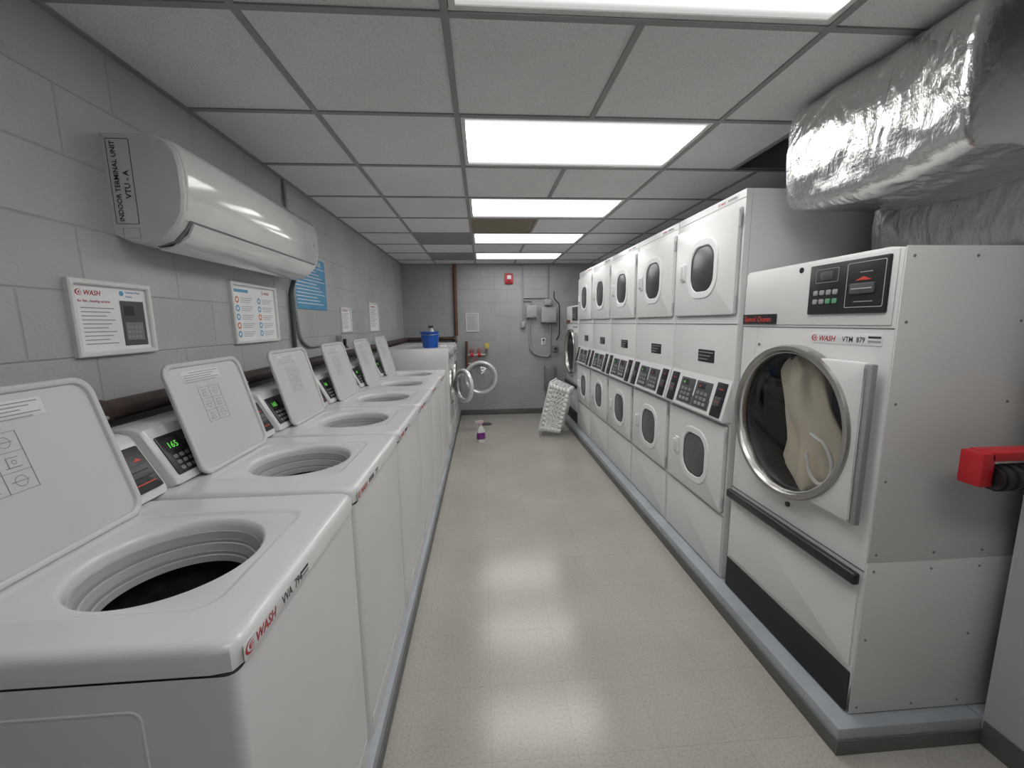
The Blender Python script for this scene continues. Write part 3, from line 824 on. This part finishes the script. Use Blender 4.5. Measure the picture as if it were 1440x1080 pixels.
m.loft(loops, CLOTH, True, True)
pth = [(-1.50, 1.06, -.014), (-1.42, 1.04, -.010), (-1.375, .97, -.008), (-1.39, .90, -.010), (-1.44, .87, -.012), (-1.49, .90, -.014), (-1.51, .98, -.014)]
m.tube(fillet(pth, .03), .007, CORD, 8)
single('beige_garment', 'crumpled beige cloth garment with white cord inside the dryer', 'laundry', m, (1.38, 1.56, .85))

# ------------------------------------------------------------------ air conditioner
AY0, AY1 = 1.56, 2.74
t = thing('air_conditioner', 'white wall-mounted split air conditioner indoor unit', 'air conditioner', (XL, (AY0 + AY1) / 2, 1.82))
prof = [(0, 1.825), (.05, 1.802), (.11, 1.799), (.16, 1.815), (.205, 1.86), (.228, 1.90), (.238, 1.96), (.238, 2.05), (.228, 2.10), (.205, 2.132), (.17, 2.148), (.12, 2.153), (0, 2.155)]
m = MB(); L = []
for yy, k in ((AY0, .97), (AY0 + .008, 1.0), (AY1 - .008, 1.0), (AY1, .97)):
    L.append([(XL + .0005 + p * k, yy, 1.98 + (q - 1.98) * k) for p, q in prof])
m.loft(L, ACM, True, True); part(t, 'casing', m)
m = MB(); fp = [(.222, 1.882), (.236, 1.915), (.2435, 1.96), (.2455, 2.01), (.2435, 2.055), (.233, 2.105), (.209, 2.137), (.172, 2.153), (.122, 2.158), (.06, 2.159)]
bk = [(p - .014, q - .005) for p, q in fp][::-1]
LL = []
for yy, k in ((AY0 + .02, .985), (AY0 + .026, 1.0), (AY1 - .026, 1.0), (AY1 - .02, .985)):
    LL.append([(XL + p * k, yy, 1.98 + (q - 1.98) * k) for p, q in fp + bk])
m.loft(LL, ACW, True, True)
part(t, 'front_panel', m, 'glossy curved front cover')
m = MB(); fp = [(.10, 1.786), (.15, 1.793), (.205, 1.833), (.226, 1.872)]; bk = [(p - .006, q + .007) for p, q in fp][::-1]
m.loft([[(XL + p, yy, q) for p, q in fp + bk] for yy in (AY0 + .06, AY1 - .06)], ACW, True, True)
m.loft([[(XL + p, yy, q) for p, q in [(.10, 1.796), (.17, 1.812), (.216, 1.868), (.226, 1.884), (.21, 1.884), (.15, 1.82)]] for yy in (AY0 + .045, AY1 - .045)], MIDG, True, True)
part(t, 'louver', m, 'air outlet flap')
m = MB(FL(XL + .246)); m.rev([(.0001, .001), (.011, .001)], 2.62, 1.985, PLASTG, 20)
m.text('LG', 2.635, 1.977, .022, MIDG, .001, bold=.01); part(t, 'logo', m, 'small grey LG logo')
m = MB(FB(AY0)); m.ring(XL + .012, XL + .086, 1.862, 2.135, .004, .0015, 0, .0012, BLACKINK, .0003)
m.text('INDOOR TERMINAL UNIT', XL + .040, 1.870, .0222, BLACKINK, .0012, rot=pi / 2, bold=.012)
m.text('VTU - A', XL + .073, 1.945, .026, BLACKINK, .0012, rot=pi / 2, bold=.012)
m.ring(XL + .03, XL + .085, 1.815, 1.85, .003, .001, 0, .001, GREYINK, .0003)
part(t, 'terminal_label', m, 'vertical label reading INDOOR TERMINAL UNIT')

# ------------------------------------------------------------------ wall signs
def sign(y0, y1, z0, z1, kind, label, group=None):
    t = thing('framed_notice', label, 'sign', (XL, (y0 + y1) / 2, z0), group)
    m = MB(FL(XL)); m.ring(y0, y1, z0, z1, .003, .018, 0, .018, PLASTW, .004)
    part(t, 'frame', m, 'white plastic frame')
    m = MB(FL(XL)); m.box(y0 + .014, y1 - .014, z0 + .014, z1 - .014, .001, .006, PAPER)
    W = y1 - y0; H = z1 - z0; w = .0062; X = lambda f: y0 + W * f; Z = lambda f: z0 + H * f
    if kind == 1:
        m.logo(X(.09), Z(.80), .016, w)
        m.rev([(.0001, w), (.009, w)], X(.62), Z(.85), BLUESIGN, 16)
        m.text('Customer Phone', X(.67), Z(.86), .009, BLUEINK, w, bold=.01); m.text('Orders', X(.67), Z(.80), .009, BLUEINK, w, bold=.01)
        m.text('for fast, cleaning service:', X(.10), Z(.71), .0115, REDINK, w, bold=.015)
        for k in range(10): m.box(X(.12), X(.12 + .38 - .05 * (k % 3)), Z(.63 - k * .052), Z(.642 - k * .052), w - .0002, w + .0002, GREYINK)
        m.box(X(.58), X(.90), Z(.12), Z(.75), w - .0002, w + .0002, DKG)
        m.box(X(.62), X(.76), Z(.54), Z(.68), w, w + .0004, BLACK); m.box(X(.62), X(.86), Z(.2), Z(.45), w, w + .0004, MIDG)
        for i in range(4):
            for j in range(3): m.box(X(.64 + i * .05), X(.67 + i * .05), Z(.23 + j * .07), Z(.26 + j * .07), w, w + .0006, GREYINK)
    elif kind == 2:
        m.logo(X(.66), Z(.84), .015, w)
        m.box(X(.08), X(.36), Z(.84), Z(.89), w - .0002, w + .0002, BLUESIGN)
        for i in range(2):
            for k in range(5):
                cz = Z(.72 - k * .14)
                m.rev([(.0001, w), (.017, w)], X(.12 + .46 * i), cz, BLUESIGN if (k + i) % 3 else ORANGE, 20)
                m.rev([(.0001, w + .0002), (.009, w + .0002)], X(.12 + .46 * i), cz, PAPER, 20)
                for q in range(3): m.box(X(.19 + .46 * i), X(.44 + .46 * i - .03 * q), cz + .008 - q * .010, cz + .0105 - q * .010, w - .0002, w + .0002, GREYINK)
    else:
        m.box(X(.2), X(.7), Z(.85), Z(.88), w - .0002, w + .0002, REDINK)
        for k in range(12): m.box(X(.14), X(.85 - .1 * (k % 3)), Z(.77 - k * .055), Z(.785 - k * .055), w - .0002, w + .0002, GREYINK)
    part(t, 'notice_sheet', m, 'printed white sheet')
sign(1.35, 1.66, 1.42, 1.665, 1, 'white framed notice with red WASH logo and machine photo')
sign(2.17, 2.62, 1.42, 1.735, 2, 'white framed instruction poster with round icons')
sign(3.76, 4.04, 1.44, 1.665, 3, 'small white framed notice on the block wall')
sign(4.68, 5.06, 1.43, 1.75, 3, 'small white framed notice on the block wall')
t = thing('laundry_rules_sign', 'blue laundry room rules sign with white text', 'sign', (XL, 3.16, 1.62))
m = MB(FL(XL)); m.rr(2.88, 3.46, 1.625, 2.0, .01, 0, .006, BLUESIGN, .001); part(t, 'sign_board', m)
m = MB(FL(XL)); m.text('LAUNDRY ROOM RULES', 2.90, 1.950, .044, PAPER, .0066, bold=.01)
for k in range(12):
    y = 1.93 - k * .024
    m.box(2.91 + (.02 if k % 3 else 0), 3.43 - .05 * ((k * 7) % 4), y - .0025, y + .0025, .006, .0066, PAPER)
part(t, 'lettering', m, 'white lettering')

# ------------------------------------------------------------------ pipes and conduits on the left wall
m = MB(); m.cyl((-1.208, .2, 1.245), (-1.208, 6.62, 1.262), .033, PIPED, 20)
m.cyl((-1.208, 3.3, 1.255), (-1.208, 3.37, 1.255), .040, PIPED, 20); m.cyl((-1.208, 1.3, 1.248), (-1.208, 1.36, 1.248), .040, PIPED, 20)
m.tube(fillet([(-1.208, 6.60, 1.262), (-1.208, 6.655, 1.262), (-.44, 6.655, 1.27), (-.44, 6.655, 1.20)], .04), .03, PIPED, 16)
single('water_pipe', 'dark brown horizontal water pipe along the block wall', 'pipe', m, (-1.208, 3.4, 1.25))
m = MB(); p = [(-1.236, 2.86, 2.42), (-1.236, 2.86, 1.62), (-1.236, 2.90, 1.42), (-1.236, 3.02, 1.36), (-1.236, 3.615, 1.36)]
m.tube(fillet(p, .08), .011, CONDUIT, 10)
for z in (2.3, 1.75): m.box(-1.249, -1.223, 2.842, 2.878, z, z + .012, CONDUIT, .002)
single('electrical_conduit', 'grey metal conduit bending down the wall to an outlet', 'conduit', m, (-1.236, 2.86, 1.34))
t = thing('outlet_box', 'grey surface outlet box with plugged black cord', 'electrical outlet', (XL, 3.68, 1.31))
m = MB(FL(XL)); m.box(3.62, 3.75, 1.31, 1.42, .001, .05, BOXG, .005); part(t, 'box', m)
m = MB(FL(XL)); m.box(3.64, 3.68, 1.33, 1.39, .05, .07, BLACK, .004)
m.tube(fillet([(3.66, 1.33, .06), (3.66, 1.315, .085), (3.55, 1.33, .085), (3.45, 1.30, .085)], .03), .006, BLACK, 8); part(t, 'plug', m, 'black plug')
m = MB(); p = [(-1.20, 2.80, 1.80), (-1.232, 2.80, 1.72), (-1.232, 2.80, 1.32)]
m.tube(fillet([(-1.18, 2.755, 1.85), (-1.18, 2.80, 1.84)] + p, .04), .013, DKG, 10); single('refrigerant_line', 'dark insulated line dropping from the air conditioner', 'pipe', m, (-1.235, 2.80, 1.32))

# ------------------------------------------------------------------ back wall
m = MB(); m.cyl((-.42, 6.668, 2.42), (-.42, 6.668, 1.31), .028, BROWN, 18); m.cyl((-.42, 6.668, 1.8), (-.42, 6.668, 1.86), .032, BROWN, 18)
single('standpipe', 'reddish brown vertical pipe on the block wall', 'pipe', m, (-.42, 6.665, 1.3))
t = thing('fire_alarm', 'red wall-mounted fire alarm horn strobe', 'fire alarm', (.43, YB, 2.12))
m = MB(FB(YB)); m.rr(.37, .50, 2.12, 2.28, .01, 0, .05, REDP, .008); part(t, 'housing', m)
m = MB(FB(YB)); m.rr(.405, .465, 2.19, 2.25, .006, .05, .072, PAPER, .006)
for k in range(4): m.box(.40, .47, 2.135 + k * .011, 2.139 + k * .011, .05, .0512, BLACKM)
part(t, 'strobe', m, 'clear strobe and grille')
t = thing('wall_notice', 'small pale framed notice on the back block wall', 'sign', (-.165, YB, 1.37))
m = MB(FB(YB)); m.ring(-.27, -.06, 1.37, 1.67, .003, .014, 0, .012, PLASTW, .003); part(t, 'frame', m)
m = MB(FB(YB)); m.box(-.258, -.072, 1.382, 1.658, .001, .005, PLASTG)
for k in range(8): m.box(-.24, -.10 - .02 * (k % 2), 1.60 - k * .025, 1.606 - k * .025, .005, .0055, GREYINK)
part(t, 'notice_sheet', m)
def ebox(u0, u1, v0, v1, d, label):
    t = thing('electrical_box', label, 'electrical box', ((u0 + u1) / 2, YB, v0))
    m = MB(FB(YB)); m.box(u0, u1, v0, v1, 0, d, BOXG, .006); part(t, 'box', m)
    m = MB(FB(YB)); m.rr(u0 + .012, u1 - .012, v0 + .012, v1 - .012, .006, d, d + .008, BOXG, .003)
    m.cyl(((u0 + u1) / 2 + .03, v0 + .03, d + .008), ((u0 + u1) / 2 + .03, v0 + .03, d + .014), .008, MIDG, 10)
    part(t, 'cover', m, 'grey cover')
ebox(.70, .88, 1.58, 1.78, .09, 'square grey electrical junction box with conduits')
ebox(.94, 1.19, 1.50, 1.74, .12, 'larger grey electrical disconnect box')
ebox(1.00, 1.12, 1.78, 1.88, .07, 'small grey junction box above a larger one')
ebox(.62, .69, 1.42, 1.53, .05, 'small grey switch box on the block wall')
m = MB(FB(YB))
m.tube([(.655, 2.42, .018), (.655, 1.535, .018)], .012, CONDUIT, 10); m.tube([(1.06, 2.42, .018), (1.06, 1.885, .018)], .012, CONDUIT, 10)
m.tube(fillet([(.655, 1.86, .03), (.79, 1.86, .03), (.79, 1.785, .03)], .05), .010, CONDUIT, 10)
m.tube(fillet([(.655, 1.90, .02), (1.06, 1.90, .02)], .05), .010, CONDUIT, 10)
single('conduit_run', 'grey conduits rising from electrical boxes to the ceiling', 'conduit', m, (.8, YB - .02, 1.53))
m = MB(FB(YB)); m.tube(fillet([(.76, 1.575, .025), (.76, 1.08, .025), (.86, .98, .025), (1.06, .95, .025), (1.10, 1.0, .025), (1.10, 1.495, .025)], .10, 8), .014, CONDUIT, 12)
single('flexible_conduit', 'grey flexible conduit looping below the electrical boxes', 'conduit', m, (.96, YB - .03, .95))
t = thing('wall_outlet', 'white wall outlet plate with black plug', 'electrical outlet', (.99, YB, 1.14))
m = MB(FB(YB)); m.rr(.955, 1.025, 1.14, 1.255, .006, .0, .008, PLASTW, .002); part(t, 'plate', m)
m = MB(FB(YB)); m.box(.975, 1.005, 1.21, 1.24, .008, .03, BLACK, .004); m.rr(.975, 1.005, 1.155, 1.185, .008, .008, .01, PLASTG, .001); part(t, 'plug', m)
m = MB(FB(YB)); m.tube(fillet([(1.16, 2.0, .009), (1.16, 1.88, .009), (1.25, 1.80, .009), (1.25, 1.3, .009), (1.20, 1.22, .009)], .05), .008, BLACK, 8)
single('black_cable', 'thin black cable hanging on the back block wall', 'cable', m, (1.2, YB - .02, 1.22))
m = MB(FB(YB)); m.rr(1.14, 1.22, 1.03, 1.13, .006, .0, .05, MIDG, .006); m.cyl((1.18, 1.08, .05), (1.18, 1.08, .062), .02, BLACK, 14)
single('receptacle', 'dark grey round dryer receptacle', 'electrical outlet', m, (1.18, YB, 1.03))
t = thing('utility_panel', 'grey metal panel standing on the floor by the wall', 'panel', (1.10, YB - .02, 0.0))
m = MB(FB(YB)); m.box(1.00, 1.18, .42, .80, .012, .10, MIDG, .006); m.box(1.02, 1.04, 0.0, .42, .02, .06, MIDG, .003); m.box(1.14, 1.16, 0.0, .42, .02, .06, MIDG, .003); part(t, 'panel_body', m)
m = MB(FB(YB)); m.box(1.015, 1.165, .44, .78, .10, .106, MIDG, .003); part(t, 'cover', m)
t = thing('valve_assembly', 'plumbing valves with red handwheels on the back wall', 'plumbing', (-.13, YB, .82))
m = MB(FB(YB)); m.tube(fillet([(-.26, .80, .06), (-.26, 1.22, .06)], .02), .022, BROWN, 14)
m.tube(fillet([(-.26, 1.0, .06), (.06, 1.0, .06), (.06, 1.15, .06)], .04), .020, STEEL, 14); m.tube([(-.26, .86, .06), (.03, .86, .06)], .018, STEEL, 12)
for u in (-.18, -.06): m.cyl((u - .025, 1.0, .06), (u + .025, 1.0, .06), .034, REDP, 16)
for u in (-.26, .06): m.box(u - .02, u + .02, .83, .86, 0, .06, STEEL, .004)
part(t, 'pipework', m)
for (u, v) in ((-.18, 1.07), (-.06, 1.07), (-.12, .90)):
    m = MB(FB(YB)); m.rev([(.030, .055), (.036, .06), (.030, .066), (.026, .06), (.030, .055)], u, v, REDP, 20); m.box(u - .03, u + .03, v - .004, v + .004, .057, .063, REDP); m.cyl((u, v - .07, .06), (u, v, .06), .006, STEEL, 8)
    part(t, 'handwheel', m, 'red valve handwheel')
m = MB(FB(YB)); m.rr(.03, .10, 1.10, 1.19, .006, .085, .09, YELLOW, .001); part(t, 'tag', m, 'yellow inspection tag')

# ------------------------------------------------------------------ ducts
def foil_duct(name, label, x0, x1, y0, y1, z0, z1, r, material, amp, sag, slope=0):
    m = MB(); loops = []; NY = 120
    def sub(pts):
        o = []
        for i in range(len(pts)):
            a = Vector(pts[i]); b = Vector(pts[(i + 1) % len(pts)])
            nn = max(1, int((b - a).length / .008))
            for q in range(nn): o.append(a.lerp(b, q / nn))
        return o
    base = sub([(p, q) for p, q in rrpts(x0, x1, z0, z1, r, 8)])
    cx, cz = (x0 + x1) / 2, (z0 + z1) / 2
    for j in range(-4, NY + 5):
        f = min(max(j / NY, 0), 1); y = y0 + (y1 - y0) * f
        over = max(0, -j, j - NY)
        k = 1 - [0, .012, .045, .10, .17][over]
        y += (-.0 if over == 0 else (-1 if j < 0 else 1) * [0, .007, .013, .017, .019][over])
        lp = []
        for p in base:
            X = cx + (p.x - cx) * k; Z = cz + (p.y - cz) * k
            V = Vector((X, y, Z))
            wv = V + .05 * Vector((noise.noise(V * 6), noise.noise(V * 6 + Vector((9, 0, 0))), noise.noise(V * 6 + Vector((0, 9, 0)))))
            n3 = noise.noise(V * 3.5) + .25 * noise.noise(wv * 10)
            ridge = .26 * (1 - abs(noise.noise(wv * 8)) * 3) + .17 * (1 - abs(noise.noise(Vector((wv.x * 15, wv.y * 28, wv.z * 13)))) * 3)
            d = Vector((p.x - cx, p.y - cz)).normalized()
            dsp = amp * (n3 + ridge)
            X2 = X + d.x * dsp; Z2 = Z + d.y * dsp
            X2 -= .022 * sin(pi * (Z - z0) / (z1 - z0)) if X < cx else 0
            if Z2 < cz: Z2 -= (sag * sin(pi * f) + slope * (1 - f)) * ((cz - Z2) / (cz - z0))
            lp.append((min(X2, x1), y, min(Z2, z1)))
        loops.append(lp)
    m.loft(loops, material, True, True)
    return single(name, label, 'duct', m, (cx, (y0 + y1) / 2, z0))
foil_duct('insulated_duct', 'large silver foil-wrapped rectangular duct under the ceiling', 1.39, 1.86, 1.175, 1.86, 2.00, 2.424, .055, FOIL, .013, .04)
foil_duct('exhaust_duct', 'dull crumpled foil exhaust duct above the large dryer', 1.86, 2.27, 1.22, 1.88, 1.75, 2.10, .04, FOILD, .016, 0)

# ------------------------------------------------------------------ red bracket
bx = .032; bz = -.016
t = thing('wall_bracket', 'red metal wall bracket with black ribbed grip', 'bracket', (1.74, 1.05, 1.09))
m = MB(FB(1.05)); m.box(1.375 + bx, 1.415 + bx, 1.045 + bz, 1.145 + bz, -.03, .03, REDP, .005); m.box(1.40 + bx, 1.745, 1.120 + bz, 1.148 + bz, -.03, .03, REDP, .005); m.box(1.73, 1.749, 1.02 + bz, 1.18 + bz, -.045, .045, REDP, .005)
part(t, 'arm', m)
m = MB(); zz = 1.070 + bz; m.cyl((1.418 + bx, 1.03, zz), (1.728, 1.03, zz), .034, BLACK, 20)
for k in range(8): m.cyl((1.43 + bx + k * .033, 1.03, zz), (1.446 + bx + k * .033, 1.03, zz), .039, BLACKM, 20)
part(t, 'grip', m, 'black ribbed rubber grip')

# ------------------------------------------------------------------ blue bucket
BX, BY, BZ = -.62, 4.92, 1.231
t = thing('bucket', 'blue plastic bucket on top of the front-load washer', 'bucket', (BX, BY, BZ))
m = MB(Matrix.Translation((BX, BY, BZ))); m.rev([(.085, 0), (.088, .01), (.108, .17), (.116, .172), (.116, .186), (.106, .188), (.103, .17), (.082, .012)], 0, 0, BLUEP, 36, True, True)
part(t, 'body', m)
m = MB(Matrix.Translation((BX, BY, BZ))); pts = [(.118 * cos(pi * i / 14), -.118 * sin(pi * i / 14), .17 - .02 * sin(pi * i / 14)) for i in range(15)]
m.tube(pts, .003, STEEL, 8); part(t, 'handle', m, 'wire handle')
m = MB(Matrix.Translation((BX, BY, BZ + .014))); m.rev([(.028, 0), (.03, .02), (.03, .17), (.014, .20), (.014, .215)], .02, .02, PLASTW, 20, True, True)
m.box(-.02, .04, .005, .035, .215, .245, DKG, .006)
single('cleaning_bottle', 'white bottle with dark cap standing in the bucket', 'bottle', m, (BX, BY, BZ + .014))
m = MB(); m.box(-.52, -.43, 4.82, 4.92, 1.231, 1.262, PLASTW, .01, 3); m.box(-.51, -.44, 4.83, 4.91, 1.262, 1.272, PLASTG, .004)
single('soap_tray', 'small white tray resting on the front-load washer', 'tray', m, (-.475, 4.87, 1.231))

# ------------------------------------------------------------------ spray bottle and drain
SX, SY = -.05, 5.12
T = Matrix.Translation((SX, SY, 0)) @ Matrix.Rotation(radians(200), 4, 'Z') @ Matrix.Scale(1.08, 4)
t = thing('spray_bottle', 'white trigger spray bottle with purple label on the floor', 'spray bottle', (SX, SY, 0))
m = MB(T); m.loft([[(a_, b_, z) for a_, b_ in rrpts(-w_, w_, -d_, d_, min(w_, d_) * .8, 5)] for w_, d_, z in ((.045, .028, 0), (.048, .03, .01), (.05, .03, .05), (.046, .029, .12), (.04, .026, .15), (.02, .018, .185), (.014, .014, .20))], PLASTW, True, True)
part(t, 'body', m)
m = MB(T); m.loft([[(a_, b_, z) for a_, b_ in rrpts(-w_, w_, -d_, d_, min(w_, d_) * .8, 5)] for w_, d_, z in ((.0505, .0315, .04), (.0515, .0318, .05), (.0485, .0312, .11), (.0465, .030, .118))], PURPLE)
part(t, 'wrap_label', m, 'purple wrap label')
m = MB(T); m.cyl((0, 0, .195), (0, 0, .225), .017, PINK, 16); m.box(-.03, .055, -.014, .014, .225, .262, PINK, .006); m.box(.055, .07, -.008, .008, .236, .256, PLASTW, .003)
m.tube(fillet([(.035, 0, .226), (.045, 0, .205), (.04, 0, .175)], .01), .005, PLASTW, 8); part(t, 'trigger_head', m, 'pink trigger head')
m = MB(Matrix.Translation((.02, 6.05, .0005))); m.rev([(.09, 0), (.09, .004), (.075, .005), (.01, .004)], 0, 0, DKG, 28, False, True)
single('floor_drain', 'small round dark floor drain', 'drain', m, (.02, 6.05, 0))

# ------------------------------------------------------------------ laundry basket
t_ = radians(13)
vv = Vector((sin(t_), 0, cos(t_))); ww = Vector((cos(t_), 0, -sin(t_)))
yawb = Matrix.Rotation(radians(-22), 3, 'Z')
BF = frame((.80, 5.48, .075), yawb @ Vector((0, 1, 0)), yawb @ vv, yawb @ ww)
t = thing('laundry_basket', 'white perforated plastic laundry basket leaning on its end', 'laundry basket', (.9, 5.48, 0))
m = MB(BF)
HX, LY, D = .20, .66, .27
def wall(P00, P10, P11, P01, nu, nv, mu, mv):
    P00, P10, P11, P01 = map(Vector, (P00, P10, P11, P01))
    pt = lambda a, b: (P00 * (1 - a) + P10 * a) * (1 - b) + (P01 * (1 - a) + P11 * a) * b
    for i in range(nu):
        for j in range(nv):
            a0, a1, b0, b1 = i / nu, (i + 1) / nu, j / nv, (j + 1) / nv
            ia0, ia1, ib0, ib1 = a0 + mu / nu, a1 - mu / nu, b0 + mv / nv, b1 - mv / nv
            if j in (0, nv - 1) or i in (0, nu - 1):
                m.add([pt(a0, b0), pt(a1, b0), pt(a1, b1), pt(a0, b1)], [[0, 1, 2, 3]], BASKW); continue
            ol = []; il = []
            for k in range(16):
                q = 2 * pi * (k + .5) / 16; c, s_ = cos(q), sin(q); mx_ = max(abs(c), abs(s_))
                ol.append(pt((a0 + a1) / 2 + c / mx_ * (a1 - a0) / 2, (b0 + b1) / 2 + s_ / mx_ * (b1 - b0) / 2))
                pw = (abs(c) ** 4 + abs(s_) ** 4) ** .25
                il.append(pt((a0 + a1) / 2 + c / pw * (ia1 - ia0) / 2, (b0 + b1) / 2 + s_ / pw * (ib1 - ib0) / 2))
            m.loft([ol, il], BASKW)
tp = .035
c0 = [(-HX, 0), (HX, 0), (HX, LY), (-HX, LY)]; c1 = [(-HX + tp, tp), (HX - tp, tp), (HX - tp, LY - tp), (-HX + tp, LY - tp)]
for i in range(4):
    j = (i + 1) % 4
    nu = 7 if i % 2 == 0 else 10
    wall((*c0[i], 0), (*c0[j], 0), (*c1[j], D), (*c1[i], D), nu, 6, .2, .16)
wall((*c1[0], D), (*c1[1], D), (*c1[2], D), (*c1[3], D), 6, 9, .25, .25)
ob = part(t, 'basket_body', m)
md = ob.modifiers.new('thickness', 'SOLIDIFY'); md.thickness = .004; md.offset = 0
m = MB(BF); m.ring(-HX - .018, HX + .018, -.018, LY + .018, .03, .024, -.012, .004, BASKW, .004, 6)
part(t, 'rim', m, 'thick rolled rim')
lo = min((BF @ Vector((u, v, w_))).z for u in (-HX - .018, HX + .018) for v in (-.018, tp) for w_ in (-.012, D))
t.location.z -= lo - .002

# ------------------------------------------------------------------ camera
f, th, ps, ro = 577.27, 0.1491, 0.0693, -0.0121
F = Vector((sin(ps) * cos(th), cos(ps) * cos(th), -sin(th))); R = Vector((cos(ps), -sin(ps), 0)); U = R.cross(F)
R2 = R * cos(ro) + U * sin(ro); U2 = -R * sin(ro) + U * cos(ro)
cd = bpy.data.cameras.new('camera'); cam = bpy.data.objects.new('camera', cd); COL.objects.link(cam)
cam.matrix_world = Matrix(((R2.x, U2.x, -F.x, 0), (R2.y, U2.y, -F.y, 0), (R2.z, U2.z, -F.z, 1.514), (0, 0, 0, 1)))
cd.sensor_width = 36; cd.lens = f * 36 / 1440; cd.clip_start = .02
SC.camera = cam
w = bpy.data.worlds.new('world'); SC.world = w; w.use_nodes = True
w.node_tree.nodes['Background'].inputs[0].default_value = (.05, .05, .05, 1)
